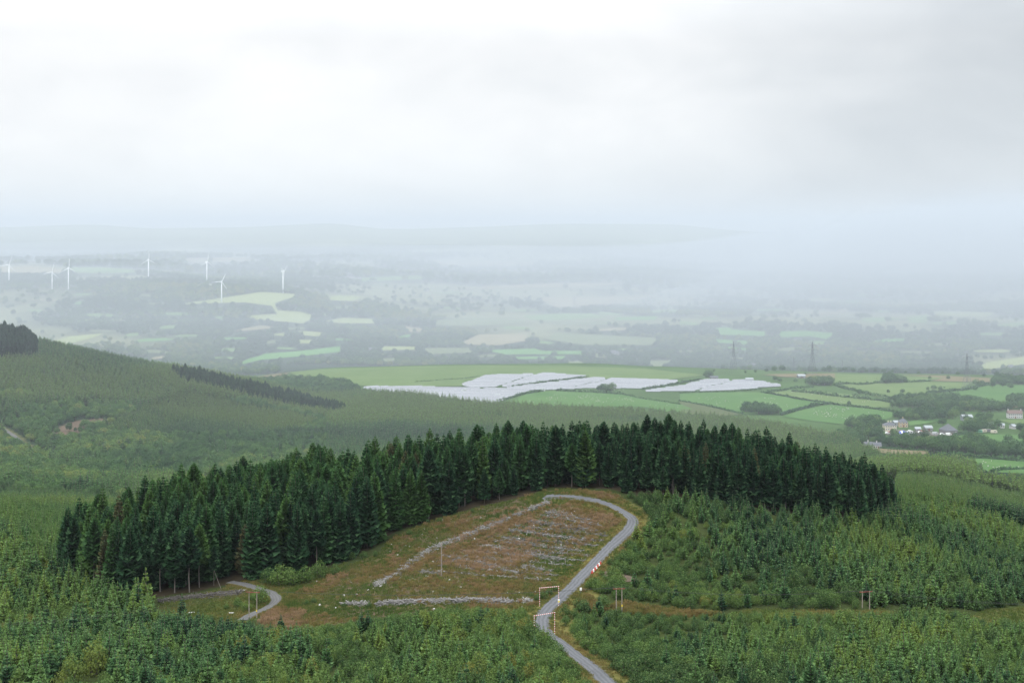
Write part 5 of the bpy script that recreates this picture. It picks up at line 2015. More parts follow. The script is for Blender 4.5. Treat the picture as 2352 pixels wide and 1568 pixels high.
pylon(1685, 872, 806, 'lattice pylon farthest left, rising behind the green ridge', 2080, 2500)
pylon(1866, 876, 799, 'tall lattice pylon behind the trees on the ridge above the farm', 1990, 2400)
pylon(1823, 872, 836, 'small distant lattice pylon left of the tall one', 2330, 3200)
pylon(1935, 870, 838, 'small distant lattice pylon right of the tall one', 2330, 3200)
pylon(2221, 892, 811, 'lattice pylon standing in the fields at the right', 1500, 2100)
pylon(1193, 712, 682, 'faint lattice pylon in the far valley above the dull meadow', 3300, 5200)
pylon(1319, 712, 681, 'faint lattice pylon in the far valley by the dry field', 3300, 5200)

# ---------------------------------------------------------------- solar farm
m_, t_, out_ = new_mat('solar_glass')
pr = t_.nodes.new('ShaderNodeBsdfPrincipled')
tcs = t_.nodes.new('ShaderNodeTexCoord')
ws = t_.nodes.new('ShaderNodeTexBrick')
ws.offset = 0.0
ws.inputs['Scale'].default_value = 1.0
ws.inputs['Mortar Size'].default_value = .03
ws.inputs['Brick Width'].default_value = 1.0
ws.inputs['Row Height'].default_value = 1.65
ws.inputs['Color1'].default_value = (.052, .056, .066, 1)
ws.inputs['Color2'].default_value = (.066, .070, .082, 1)
ws.inputs['Mortar'].default_value = (.45, .46, .48, 1)
t_.links.new(tcs.outputs['Object'], ws.inputs['Vector'])
t_.links.new(ws.outputs['Color'], pr.inputs['Base Color'])
pr.inputs['Roughness'].default_value = .34
pr.inputs['Specular IOR Level'].default_value = 1.0
pr.inputs['IOR'].default_value = 1.52
pr.inputs['Coat Weight'].default_value = 0.25
pr.inputs['Coat Roughness'].default_value = .12
pr.inputs['Coat IOR'].default_value = 1.7
t_.links.new(pr.outputs[0], out_.inputs['Surface'])
M_SOLAR = m_
SOLAR = [
    ('long pale solar panel field lying lowest, above the valley spruces', Z2((140, 985), (200, 978), (600, 985), (780, 991), (1130, 996), (1330, 1000), (1262, 1026), (1080, 1091), (1000, 1096), (815, 1082), (640, 1046), (290, 1016))),
    ('wedge-shaped solar panel field topmost, under the green hill', Z2((838, 966), (900, 944), (1000, 906), (1100, 899), (1450, 888), (1715, 906), (1600, 920), (1350, 950), (1190, 978), (1080, 981), (880, 980))),
    ('middle solar panel field running right above the small copse', Z2((1138, 993), (1300, 972), (1480, 950), (1600, 936), (1750, 921), (2352, 939), (2300, 958), (2150, 985), (2080, 991), (1720, 986), (1580, 996), (1360, 1001))),
    ('rightmost solar panel field, its right end pointed', Z3((-250, 1000), (-150, 985), (0, 966), (100, 940), (170, 922), (330, 923), (500, 926), (690, 956), (690, 965), (560, 976), (400, 986), (150, 996), (0, 998))),
]
SOLAR_TRACKS = [[tuple(at(u_, v_, 1300, 2330)[:2]) for u_, v_ in px] for px in (Z2((1080, 985), (1150, 960), (1250, 925), (1330, 900), (1380, 889)), Z2((640, 1050), (780, 1022), (900, 1010), (1000, 995)), Z2((1600, 990), (1700, 962), (1800, 945), (1860, 922)), Z3((100, 1000), (200, 968), (300, 945), (360, 925)))]
for lab, poly in SOLAR:
    pts = [at(u_, v_, 1300, 2330) for u_, v_ in dense(poly, 8)]
    pl = [(p.x, p.y) for p in pts]
    xs, ys = [p[0] for p in pl], [p[1] for p in pl]
    c = Vector((sum(xs) / len(xs), sum(ys) / len(ys), 0))
    c.z = float(ground(c.x, c.y))
    t = empty('solar_array', c, 0, lab, 'solar farm', 'solar panel fields on the plateau')
    slope = .0
    yy = min(ys) + 2
    nrow = lane = 0
    tilt_r = random.Random(len(lab))
    while yy < max(ys):
        row_tilt = 24 + tilt_r.uniform(-7, 7)
        # the spans of this row that lie inside the outline
        xq = np.arange(min(xs) - 5, max(xs) + 5, 2.0)
        ins = inside(xq, np.full(len(xq), yy), pl)
        gap = np.zeros(len(xq), bool)
        for tl_ in SOLAR_TRACKS:
            gap |= dist_line(xq, np.full(len(xq), yy), tl_) < 2.0
        ed = np.flatnonzero(np.diff(np.concatenate([[0], (ins & ~gap).astype(int), [0]])))
        for a_, b_ in zip(ed[::2], ed[1::2]):
            if b_ - a_ < 4:
                continue
            x0, x1 = xq[a_], xq[b_ - 1]
            n = max(1, int((x1 - x0) / 18))
            vs, fs = [], []
            for i in range(n + 1):
                x = x0 + (x1 - x0) * i / n
                g = float(ground(x, yy))
                tl, hw = math.radians(row_tilt), 2.3
                vs += [(x - c.x, yy - hw * math.cos(tl) - c.y, g + .9 - c.z), (x - c.x, yy + hw * math.cos(tl) - c.y, g + .9 + 2 * hw * math.sin(tl) - c.z)]
                vs += [(vs[-2][0], vs[-2][1] + .03, vs[-2][2] - .08), (vs[-1][0], vs[-1][1] + .03, vs[-1][2] - .08)]
            for i in range(n):
                b0 = i * 4
                fs += [(b0, b0 + 4, b0 + 5, b0 + 1), (b0 + 2, b0 + 3, b0 + 7, b0 + 6), (b0, b0 + 2, b0 + 6, b0 + 4), (b0 + 1, b0 + 5, b0 + 7, b0 + 3)]
            m = MB()
            m.add(vs, fs)
            k = 0
            while k <= n:
                x = x0 + (x1 - x0) * k / n
                g = float(ground(x, yy))
                m.box((x - c.x, yy + .6 - c.y, g + .8 - c.z), (.15, .15, 2.4))
                k += 2
            m.build('panel_row', M_SOLAR, t)
            nrow += 1
        lane += 1
        yy += 6.2 if lane % 5 else 12.5
    print('SOLAR', lab[:20], nrow, min(ys), max(ys))
# small inverter cabins by the arrays
M_CABIN = plain_mat('cabin_paint', (.62, .66, .64), .6, var=.08)
for u_, v_, lab in ((1143, 911, 'pale inverter cabin at the lower edge of the wedge-shaped solar field'), (1246, 897, 'blue-green inverter cabin above the bright sheep field'), (1066, 900, 'white inverter cabin within the lowest solar field')):
    p = at(u_, v_, 1300, 2330)
    t = empty('inverter_cabin', p, .1, lab, 'cabin', 'inverter cabins of the solar farm')
    m = MB(); m.box((0, 0, 1.3), (6, 2.6, 2.8)); m.build('cabin_wall', M_CABIN, t)
    m = MB(); m.box((0, 0, 2.78), (6.3, 2.9, .16)); m.build('roof', M_STEEL, t)
    m = MB(); m.box((1.5, -1.32, 1.1), (1.2, .06, 2.1)); m.build('door', M_STEEL, t)

# ---------------------------------------------------------------- hedges and field walls
M_HEDGE = M_OAK
HEDGES = [
    (Z3((555, 1005), (700, 1028), (800, 1050), (1020, 1080)), 2.6, 'hedge along the upper edge of the bright sheep field by the solar panels'),
    (Z3((1020, 1080), (1280, 1112), (1400, 1128), (1520, 1146)), 2.6, 'hedge running right from the wall corner towards the hamlet woods'),
    (Z3((690, 1157), (780, 1132), (870, 1108), (940, 1090), (1012, 1083)), 3.0, 'thick dark hedge rising between the two bright sheep fields'),
    (Z3((770, 998), (900, 1010), (1010, 1025), (1100, 1036), (1330, 1058), (1440, 1076)), 3.4, 'bushy hedge across the middle of the plateau fields'),
    (Z3((600, 1000), (680, 992), (760, 978), (910, 967)), 2.6, 'hedge beside the pointed end of the solar panels'),
    (Z3((1060, 955), (1130, 978), (1190, 990), (1240, 1006), (1300, 1020), (1400, 1035), (1480, 1052)), 3.2, 'hedge dotted with bushes between the upper plateau fields'),
    (Z3((1080, 946), (1160, 946), (1230, 952), (1350, 940), (1500, 936), (1600, 932), (1710, 926)), 3.0, 'hedge below the ridge copses'),
    (Z3((1700, 1008), (1800, 1000), (1950, 990), (2040, 968), (2110, 950)), 3.6, 'thick hedge curving up to the trees at the right'),
    (Z3((0, 1008), (150, 1000), (300, 1001), (420, 992), (560, 980)), 1.8, 'low hedge under the rightmost solar panels'),
    (Z3((0, 1062), (150, 1090), (300, 1120), (430, 1152)), 2.0, 'hedge beside the farm track between the sheep fields'),
    (Z3((1740, 1446), (1900, 1446), (2070, 1450)), 3.4, 'dark hedge between the dry field and the green field at the right'),
    (Z3((2090, 1455), (2200, 1462), (2400, 1478)), 3.4, 'dark hedge running to the right border above the green field'),
    (Z3((1870, 1302), (1920, 1292), (1970, 1285)), 2.4, 'hedge at the left end of the field below the hamlet'),
    (Z2((1065, 1090), (1130, 1068), (1200, 1048), (1300, 1022), (1400, 1006)), 2.2, 'dark hedge at the lower edge of the long solar field'),
    (Z2((1500, 1006), (1600, 1012), (1760, 1018), (1960, 1032)), 3.2, 'broad dark hedge below the small copse by the solar panels'),
    (Z2((1190, 980), (1350, 953), (1500, 935), (1600, 923), (1715, 908)), 2.2, 'hedge between the topmost and the middle solar fields'),
    (Z2((2090, 995), (2200, 978), (2300, 962), (2352, 953), (2500, 925)), 2.4, 'hedge between the middle and the rightmost solar fields'),
    (Z2((1960, 1032), (2100, 1062), (2230, 1080), (2352, 1100)), 2.0, 'low hedge right of the broad dark one'),
    (Z3((2100, 1085), (2200, 1082), (2420, 1082)), 2.6, 'hedge under the field at the right border'),
    (Z3((1700, 1405), (1600, 1401), (1450, 1392), (1300, 1382)), 1.8, 'hedge above the dry field beside the white bungalow'),
    ([(2250, 1092), (2275, 1086), (2300, 1080), (2352, 1078)], 2.0, 'hedge along the lane at the right border'),
    (Z2((520, 945), (700, 930), (850, 922), (960, 905)), 1.6, 'thin hedge line across the green hill left of the solar panels'),
]
RH = random.Random(77)
for px, hh, lab in HEDGES:
    yr = (980, 1600) if px[0][1] > 970 else (1250, 2330)
    line = smooth_line([tuple(at(u_, v_, *yr)[:2]) for u_, v_ in px], 2.0)
    L = Leaves()
    o0 = line[len(line) // 2]
    g0 = float(ground(o0[0], o0[1]))
    gz = ground(line[:, 0], line[:, 1])
    for k in range(len(line)):
        big = .65 + .8 * float(vnoise(np.array(k / 5.0), np.array(hh * 7.1), 5))
        if RH.random() < .04:
            big *= 1.7
        for q in range(9):
            a = RH.random() * 3.14
            r = hh * .75 * big
            c = Vector((line[k][0] - o0[0] + RH.uniform(-1.2, 1.2), line[k][1] - o0[1] + math.cos(a) * r * .8, gz[k] - g0 + RH.uniform(.1, 1.0) * hh * big * abs(math.sin(a)) + .25))
            s_ = hh * RH.uniform(.28, .5)
            d1 = Vector((RH.uniform(-1, 1), RH.uniform(-1, 1), RH.uniform(-.7, .7))).normalized() * s_
            d2 = d1.orthogonal().normalized() * s_ * .8
            L.quad(c - d1, c - d2, c + d1, c + d2, RH.random())
    o = link_mesh('hedge', L.mesh('hedge', M_HEDGE))
    o.location = (o0[0], o0[1], g0)
    o["tint"] = RH.uniform(0, .3)
    tag(o, lab, 'hedge', 'hedges between the plateau fields')

# ---------------------------------------------------------------- sheep
M_WOOL = plain_mat('wool', (.40, .385, .34), .95, var=.1)


def sheep_mesh():
    bm = bmesh.new()
    def ball(c, r, s):
        q = bmesh.ops.create_icosphere(bm, subdivisions=1, radius=1)
        for v_ in q['verts']:
            v_.co = Vector((v_.co.x * r * s[0] + c[0], v_.co.y * r * s[1] + c[1], v_.co.z * r * s[2] + c[2]))
    ball((0, 0, .62), .35, (1.75, 1.0, 1.0))
    ball((.68, 0, .78), .15, (1.4, .8, .9))
    for x_ in (-.38, .38):
        for y_ in (-.16, .16):
            q = bmesh.ops.create_cone(bm, cap_ends=True, segments=5, radius1=.05, radius2=.07, depth=.42)
            for v_ in q['verts']:
                v_.co += Vector((x_, y_, .21))
    me = bpy.data.meshes.new('sheep')
    bm.to_mesh(me)
    bm.free()
    me.materials.append(M_WOOL)
    return me


SHM = sheep_mesh()
RS = random.Random(99)
FLOCKS = [
    (Z2((1260, 1060), (1340, 1035), (1700, 1030), (2000, 1060), (2352, 1110), (2352, 1150), (2100, 1105), (1300, 1098)), 85, 'in the bright field below the middle solar panels', PLATEAU),
    (Z3((80, 1040), (500, 1030), (900, 1075), (700, 1130), (450, 1130), (250, 1090)), 45, 'in the bright field below the rightmost solar panels', PLATEAU),
    (Z3((860, 1140), (1010, 1100), (1280, 1122), (1440, 1150), (1380, 1180), (1100, 1205)), 80, 'in the bright field above the hamlet', PLATEAU),
    (Z3((750, 1005), (900, 1000), (1250, 1035), (1380, 1070), (1100, 1075)), 30, 'in the strip field among the plateau hedges', PLATEAU),
    (Z3((1830, 1460), (2050, 1465), (2330, 1490), (2330, 1530), (2080, 1530)), 16, 'in the green field at the right border', (980, 1500)),
    ([(2280, 1101), (2345, 1107), (2345, 1114), (2300, 1114)], 8, 'on the dry grass beside the lane at the right border', (900, 1500)),
    (Z2((1240, 1000), (1560, 1004), (1980, 995), (2000, 1004), (1600, 1008)), 14, 'on the rough grass between solar panels and sheep field', PLATEAU),
]
for poly, n, lab, yr in FLOCKS:
    us_, vs_ = [p[0] for p in poly], [p[1] for p in poly]
    k = 0
    cl = [(RS.uniform(min(us_), max(us_)), RS.uniform(min(vs_), max(vs_))) for _ in range(9)]
    while k < n:
        if RS.random() < .6:
            cc = RS.choice(cl)
            u_, v_ = RS.gauss(cc[0], 14), RS.gauss(cc[1], 2.6)
        else:
            u_, v_ = RS.uniform(min(us_), max(us_)), RS.uniform(min(vs_), max(vs_))
        if not inside(np.array([u_]), np.array([v_]), poly)[0]:
            continue
        p = at(u_, v_, *yr)
        o = bpy.data.objects.new('sheep', SHM)
        COL.objects.link(o)
        o.location = (p.x, p.y, p.z + .03 + p.y * .0004)
        o.rotation_euler = (0, 0, RS.random() * 6.28)
        o.scale = (.85,) * 3
        tag(o, 'small white sheep grazing ' + lab, 'sheep', 'sheep ' + lab)
        k += 1

# ---------------------------------------------------------------- houses, barns, vans
M_CREAM = plain_mat('cream_render', (.50, .45, .35), .8, var=.06)
M_TAN = plain_mat('tan_render', (.38, .29, .19), .8, var=.08)
M_RENDW = plain_mat('white_render', (.44, .43, .41), .8, var=.05)
M_STONE = plain_mat('grey_stone', (.15, .145, .14), .9, var=.25)
M_SLATE = plain_mat('grey_slate', (.085, .09, .10), .7, var=.2)
M_BROWNR = plain_mat('brown_tiles', (.13, .09, .075), .8, var=.2)
M_TIN = plain_mat('pale_tin', (.26, .28, .29), .5, .2, var=.12)
M_PANE = plain_mat('window_glass', (.05, .06, .07), .15, var=.1, spec=.8)
M_DOOR = plain_mat('door_paint', (.16, .07, .05), .6, var=.1)


def house(u_, v_, wpx, depth, hw, hr, wall, roof, label, yr, yaw=0.0, hip=False, nwin=4, chim=2, cat='house', group=None, name='house', storeys=2, doors=1):
    p = at(u_, v_, *yr)
    W = wpx * p.y / F
    t = empty(name, (p.x, p.y, p.z + .2), yaw, label, cat, group)
    hx_, hy_ = W / 2, depth / 2
    b = MB()
    e = [(-hx_, -hy_), (hx_, -hy_), (hx_, hy_), (-hx_, hy_)]
    vs = [(x, y, -1.5) for x, y in e] + [(x, y, hw) for x, y in e]
    fs = [(0, 1, 5, 4), (1, 2, 6, 5), (2, 3, 7, 6), (3, 0, 4, 7)]
    if not hip:
        vs += [(-hx_, 0, hw + hr), (hx_, 0, hw + hr)]
        fs += [(5, 6, 9), (7, 4, 8)]
    b.add(vs, fs)
    b.build('wall', wall, t)
    r = MB()
    ov = .35
    x0, y0 = hx_ + ov, hy_ + ov
    rx_ = hx_ - hy_ if hip else x0
    rx_ = max(rx_, .4)
    dz = -ov * hr / hy_
    lo = [(-x0, -y0, hw + dz + .06), (x0, -y0, hw + dz + .06), (x0, y0, hw + dz + .06), (-x0, y0, hw + dz + .06)]
    tp = [(-rx_, 0, hw + hr + .12), (rx_, 0, hw + hr + .12)]
    r.add(lo + tp, [(0, 1, 5, 4), (2, 3, 4, 5), (1, 2, 5), (3, 0, 4)] if hip else [(0, 1, 5, 4), (2, 3, 4, 5), (0, 4, 3), (1, 2, 5)])
    ro = r.build('roof', roof, t)
    for k in range(chim):
        c = MB()
        cx_ = (-1 if k == 0 else 1) * (rx_ * .85 if chim > 1 else .2)
        c.box((cx_, 0, hw + hr + .5), (.9, .8, 1.6))
        c.build('chimney', wall, ro)
    fl = hw / storeys
    for s_ in range(storeys):
        for k in range(nwin):
            x = -hx_ + W * (k + .5) / nwin
            if s_ == 0 and doors and k == nwin // 2:
                d = MB()
                d.box((x, -hy_ - .04, 1.05), (1.1, .12, 2.1))
                d.build('door', M_DOOR, t)
                continue
            q = MB()
            q.box((x, -hy_ - .03, fl * (s_ + .55)), (1.35, .10, 1.3))
            f = q.build('window', M_WHITE, t)
            g = MB()
            g.box((x, -hy_ - .085, fl * (s_ + .55)), (1.1, .03, 1.05))
            g.build('pane', M_PANE, f)
    return t


HY = (1120, 1700)
house(2043, 988, 27, 8, 5.2, 2.4, M_CREAM, M_SLATE, 'cream two-storey farmhouse with grey hipped roof at the left of the hamlet', HY, .1, True, 5, 2)
house(2057, 977, 11, 6, 3.4, 1.4, M_TIN, M_TIN, 'pale shed directly behind the cream farmhouse', HY, .1, False, 2, 0, 'shed', None, 'shed', 1, 0)
house(2074, 980, 19, 8, 5.0, 3.0, M_TAN, M_SLATE, 'tan house with pyramid slate roof above the yard', HY, -.1, True, 3, 1)
house(2178, 998, 28, 13, 4.5, 5.0, M_STONE, M_SLATE, 'big grey stone barn at the right of the yard', HY, .25, True, 3, 0, 'barn', None, 'barn', 1)
house(2131, 989, 17, 7, 3.0, 1.8, M_STONE, M_TIN, 'low pale-roofed barn in the middle of the yard', HY, .1, False, 3, 0, 'barn', None, 'barn', 1)
house(2108, 991, 12, 6, 2.8, 1.4, M_STONE, M_TIN, 'small pale-roofed shed left of the low barn', HY, -.1, False, 2, 0, 'shed', None, 'shed', 1)
house(2330, 960, 32, 8, 5.0, 2.8, M_RENDW, M_BROWNR, 'long white house with brown roof at the right border', HY, -.08, False, 7, 2)
house(1994, 1029, 19, 7, 3.2, 2.0, M_RENDW, M_SLATE, 'left one of two white bungalows beside the dry field', HY, -.1, False, 4, 1, storeys=1)
house(2014, 1030, 18, 7, 3.0, 2.0, M_RENDW, M_SLATE, 'right one of two white bungalows beside the dry field', HY, -.12, False, 4, 1, storeys=1)
house(2220, 965, 23, 8, 3.6, 2.0, M_TIN, M_TIN, 'long pale metal barn half hidden in the woods right of the hamlet', HY, .05, False, 3, 0, 'barn', None, 'barn', 1)
PY = (1400, 2330)
house(1881, 882, 21, 10, 4.2, 3.0, M_TIN, M_TIN, 'pale metal barn among bushes on the plateau', PY, .1, False, 3, 0, 'barn', None, 'barn', 1)
house(1840, 868, 17, 8, 3.2, 1.8, M_STONE, M_TIN, 'low grey barn on the ridge above the pale metal barn', PY, .1, False, 3, 0, 'barn', None, 'barn', 1)
house(1721, 875.5, 17, 7, 3.2, 1.3, M_RENDW, M_TIN, 'low white shed above the rightmost solar panels', PY, 0, False, 4, 0, 'shed', None, 'shed', 1, 0)
house(1640, 871, 18, 7, 2.8, 1.6, M_STONE, M_SLATE, 'small grey shed beside the dark tree above the solar panels', PY, 0, False, 3, 0, 'shed', None, 'shed', 1, 0)
house(2274, 978, 10, 6, 2.6, 1.4, M_RENDW, M_TIN, 'white cabin in the woods, left one of three', HY, .2, False, 2, 0, 'cabin', None, 'cabin', 1, 0)
house(2302, 982, 9, 6, 2.6, 1.4, M_RENDW, M_TIN, 'white cabin in the woods, middle one of three', HY, -.2, False, 2, 0, 'cabin', None, 'cabin', 1, 0)
house(2326, 984, 9, 6, 2.6, 1.4, M_RENDW, M_TIN, 'white cabin in the woods, right one of three', HY, .3, False, 2, 0, 'cabin', None, 'cabin', 1, 0)
sheet('farm_yard', [Z8(575, 572), Z8(640, 540), Z8(760, 520), Z8(900, 530), Z8(1100, 545), Z8(1300, 560), Z8(1440, 560), Z8(1560, 590), Z8(1350, 605), Z8(1180, 628), Z8(1000, 610), Z8(800, 585), Z8(640, 590)], M_F['N'], *HY, step=4)


def car(u_, v_, mat, label, yaw, yr=HY, k=1.0, van=False):
    p = at(u_, v_, *yr)
    t = empty('parked_car' if not van else 'parked_van', (p.x, p.y, p.z + .55), yaw, label, 'van' if van else 'car', 'vehicles parked in the farm yard')
    t.scale = (k,) * 3
    prof = [(-2.1, .3), (2.1, .3), (2.15, .8), (1.2, .95), (.6, 1.5), (-1.2, 1.5), (-2.0, 1.0)] if not van else [(-2.5, .3), (2.4, .3), (2.45, 1.0), (1.9, 1.3), (1.5, 2.2), (-2.5, 2.2), (-2.55, 1.2)]
    b = MB()
    n = len(prof)
    vs = [(x, -.85, z) for x, z in prof] + [(x, .85, z) for x, z in prof]
    b.add(vs, [tuple(range(n)), tuple(range(n, 2 * n))[::-1]] + [(i, n + i, n + (i + 1) % n, (i + 1) % n) for i in range(n)])
    b.build('body', mat, t)
    g = MB()
    for s_ in (-.87, .87):
        x0 = [(-1.7, 1.0), (.95, 1.0), (.5, 1.42), (-1.15, 1.42)] if not van else [(.6, 1.25), (1.8, 1.25), (1.45, 2.0), (.6, 2.0)]
        g.add([(x, s_ - .01, z) for x, z in x0] + [(x, s_ + .01, z) for x, z in x0], [(0, 1, 2, 3), (7, 6, 5, 4), (0, 4, 5, 1), (2, 6, 7, 3)])
    g.build('side_windows', M_PANE, t)
    for x_ in (-1.35, 1.35):
        for s_ in (-.8, .8):
            w_ = MB()
            w_.bar((x_, s_ - .1, .32), (x_, s_ + .1, .32), .33, .33, 10)
            w_.build('wheel', M_CABLE, t)


M_BLUEP = plain_mat('blue_paint', (.06, .10, .42), .35, var=.1)
M_SILV = plain_mat('silver_paint', (.55, .56, .58), .35, .3, var=.05)
M_REDC = plain_mat('dark_red_paint', (.32, .04, .03), .4, var=.1)
M_GREENC = plain_mat('green_paint', (.10, .30, .18), .5, var=.1)
car(*Z8(610, 572), M_WHITE, 'white car parked below the cream farmhouse', .3)
car(*Z8(640, 562), M_REDC, 'dark red car parked below the cream farmhouse', .1)
car(*Z8(700, 566), M_SILV, 'silver car parked right of the dark red one', -.2)
car(*Z8(880, 572), M_WHITE, 'white van parked right of the blue tarpaulin shelter', .2, van=True)
car(*Z8(935, 575), M_SILV, 'silver car parked right of the white van', .5)
car(*Z8(900, 548), M_WHITE, 'white car parked behind the white van', -.1)
car(*Z8(1030, 560), M_WHITE, 'white car parked at the middle of the yard', .2)
car(*Z8(1060, 552), M_REDC, 'dark red car parked at the middle of the yard', .2)
car(*Z8(1220, 582), M_SILV, 'silver van parked left of the big stone barn', .1, van=True)
car(*Z8(1310, 588), M_WHITE, 'white car parked in front of the big stone barn', .15)
car(*Z8(1392, 594), M_WHITE, 'white van parked at the right corner of the stone barn', .05, van=True)
car(*Z8(1480, 562), M_BLUEP, 'blue van parked right of the big stone barn', .3, van=True)
# blue and white striped shelter in the yard
p = at(*Z8(812, 578), *HY)
t = empty('tarpaulin_shelter', (p.x, p.y, p.z + .4), .2, 'blue domed tarpaulin shelter with white stripes in the farm yard', 'shelter')
for k in range(6):
    m = MB()
    n = 8
    x0, x1 = -4.2 + k * 1.4, -4.2 + (k + 1) * 1.4
    vs = []
    for x in (x0, x1):
        hh = 3.4 * math.sqrt(max(.15, 1 - (x / 5.0) ** 2))
        vs += [(x, -2.6 * math.cos(math.pi * j / n), hh * math.sin(math.pi * j / n)) for j in range(n + 1)]
    m.add(vs, [(j, n + 1 + j, n + 2 + j, j + 1) for j in range(n)])
    m.build('cover_panel', M_WHITE if k in (1, 4) else M_BLUEP, t, True)
m = MB()
for x in (-4.2, 0, 4.2):
    hh = 3.4 * math.sqrt(max(.15, 1 - (x / 5.0) ** 2)) + .06
    for j in range(8):
        m.bar((x, -2.65 * math.cos(math.pi * j / 8), hh * math.sin(math.pi * j / 8)), (x, -2.65 * math.cos(math.pi * (j + 1) / 8), hh * math.sin(math.pi * (j + 1) / 8)), .06, .06, 5)
m.build('hoop', M_STEEL, t)


def caravan(u_, v_, mat, label):
    p = at(u_, v_, *HY)
    t = empty('trailer', (p.x, p.y, p.z + .5), RS.uniform(-.2, .2), label, 'trailer', 'trailers along the top of the field')
    b = MB()
    prof = [(-2.6, .5), (2.6, .5), (2.75, 1.4), (2.45, 2.7), (-2.45, 2.7), (-2.75, 1.4)]
    n = len(prof)
    vs = [(x, -1.1, z) for x, z in prof] + [(x, 1.1, z) for x, z in prof]
    b.add(vs, [tuple(range(n)), tuple(range(n, 2 * n))[::-1]] + [(i, n + i, n + (i + 1) % n, (i + 1) % n) for i in range(n)])
    b.build('body', mat, t)
    g = MB()
    g.box((.8, -1.12, 1.8), (1.8, .04, .7))
    g.build('window', M_PANE, t)
    for s_ in (-1.0, 1.0):
        w_ = MB()
        w_.bar((0, s_ - .1, .35), (0, s_ + .1, .35), .36, .36, 10)
        w_.build('wheel', M_CABLE, t)
    d = MB()
    d.bar((2.6, 0, .55), (3.9, 0, .5), .06, .06, 5)
    d.build('tow_bar', M_STEEL, t)


caravan(*Z8(1780, 562), M_GREENC, 'green trailer at the top of the field right of the stone barn')
caravan(*Z8(1835, 556), M_CREAM, 'cream trailer beside the green one')
caravan(*Z8(1893, 552), M_STONE, 'grey trailer between the two cream ones')
caravan(*Z8(1968, 567), M_CREAM, 'cream trailer standing farthest right on the field')

# the far white village and scattered farms in the far valley
vil = None
RV = random.Random(404)
k = 0
VL = []
while len(VL) < 70:
    u_ = RV.uniform(545, 830)
    v_ = RV.gauss(639, 3.2) if u_ > 660 else RV.gauss(637, 2.0)
    if 630 < v_ < 647 and not 605 < u_ < 625:
        VL.append((u_, v_, 'in the far white village right of the wind turbines' if u_ > 650 else 'in the far white village left of the rightmost wind turbine', 1.0))
for u_, v_, lab in ((1407, 815, 'among trees above the bright strip field in the far valley'), (1412, 818, 'among trees above the bright strip field in the far valley'), (856, 808, 'alone in the woods of the far valley'), (1727, 846, 'behind the green ridge by the left pylon'),
                    (1832, 786, 'in the far valley at the right'), (860, 646, 'on the plain right of the far village'), (980, 668, 'on the plain right of the far village'), (348, 641, 'on the bare hilltop beside the lone turbine'), (2320, 849, 'on the pale hillside at the right border')):
    VL.append((u_, v_, lab, 1.2))
wmesh = rmesh = None
for u_, v_, lab, sc_ in VL:
    p = at(u_, v_, 2330, 9000)
    if wmesh is None:
        b = MB()
        e = [(-7, -4), (7, -4), (7, 4), (-7, 4)]
        b.add([(x, y, -2) for x, y in e] + [(x, y, 5.5) for x, y in e] + [(-7, 0, 8.5), (7, 0, 8.5)], [(0, 1, 5, 4), (1, 2, 6, 5), (2, 3, 7, 6), (3, 0, 4, 7), (5, 6, 9), (7, 4, 8)])
        wmesh = b.mesh('far_house_wall')
        wmesh.materials.append(M_RENDW)
        r = MB()
        r.add([(-7.4, -4.5, 5.2), (7.4, -4.5, 5.2), (7.4, 4.5, 5.2), (-7.4, 4.5, 5.2), (-7.4, 0, 8.6), (7.4, 0, 8.6)], [(0, 1, 5, 4), (2, 3, 4, 5), (0, 4, 3), (1, 2, 5)])
        rmesh = r.mesh('far_house_roof')
        rmesh.materials.append(M_SLATE)
    t = empty('far_house', p, RV.uniform(-.7, .7), 'tiny white house ' + lab, 'house', 'white houses ' + lab)
    q = RV.uniform(.8, 1.35) * sc_
    t.scale = (q, q, q)
    link_mesh('wall', wmesh, None, t)
    link_mesh('roof', rmesh, None, t)


# ---------------------------------------------------------------- labels: tell the remaining look-alikes apart by their place
ORD = ['leftmost', 'second from left', 'third from left', 'fourth from left', 'fifth from left', 'sixth from left']


def part_row(objs):
    objs.sort(key=lambda o: o.matrix_world.translation.x / max(o.matrix_world.translation.y, 1))
    n = len(objs)
    names = ['only one there'] if n == 1 else ['left one', 'right one'] if n == 2 else ['leftmost', 'middle one', 'rightmost'] if n == 3 else ORD[:n - 1] + ['rightmost']
    return list(zip(objs, names))


bpy.context.view_layer.update()
same = {}
for o in COL.objects:
    if o.parent is None and o.get('label') and o.get('kind') is None:
        same.setdefault(o['label'], []).append(o)
for lab, objs in same.items():
    n = len(objs)
    if n < 2 or n > 24 or objs[0].name.startswith(('sheep', 'far_house')):
        continue
    objs.sort(key=lambda o: o.matrix_world.translation.y)
    nr = -(-n // 6)
    rn = [''] if nr == 1 else ['front row ', 'back row '] if nr == 2 else ['front row ', 'middle row ', 'back row '] if nr == 3 else ['front row ', 'second row ', 'third row ', 'back row ']
    sets_ = [(rn[q], objs[q * n // nr:(q + 1) * n // nr]) for q in range(nr)]
    for pre, ob in sets_:
        for o, nm in part_row(ob):
            new = lab + ', ' + pre + nm
            if len(new.replace(',', '').split()) <= 16:
                o['label'] = new
for o in COL.objects:
    if o.get('label') and len(o['label'].split()) > 16:
        print('LONG', o['label'])

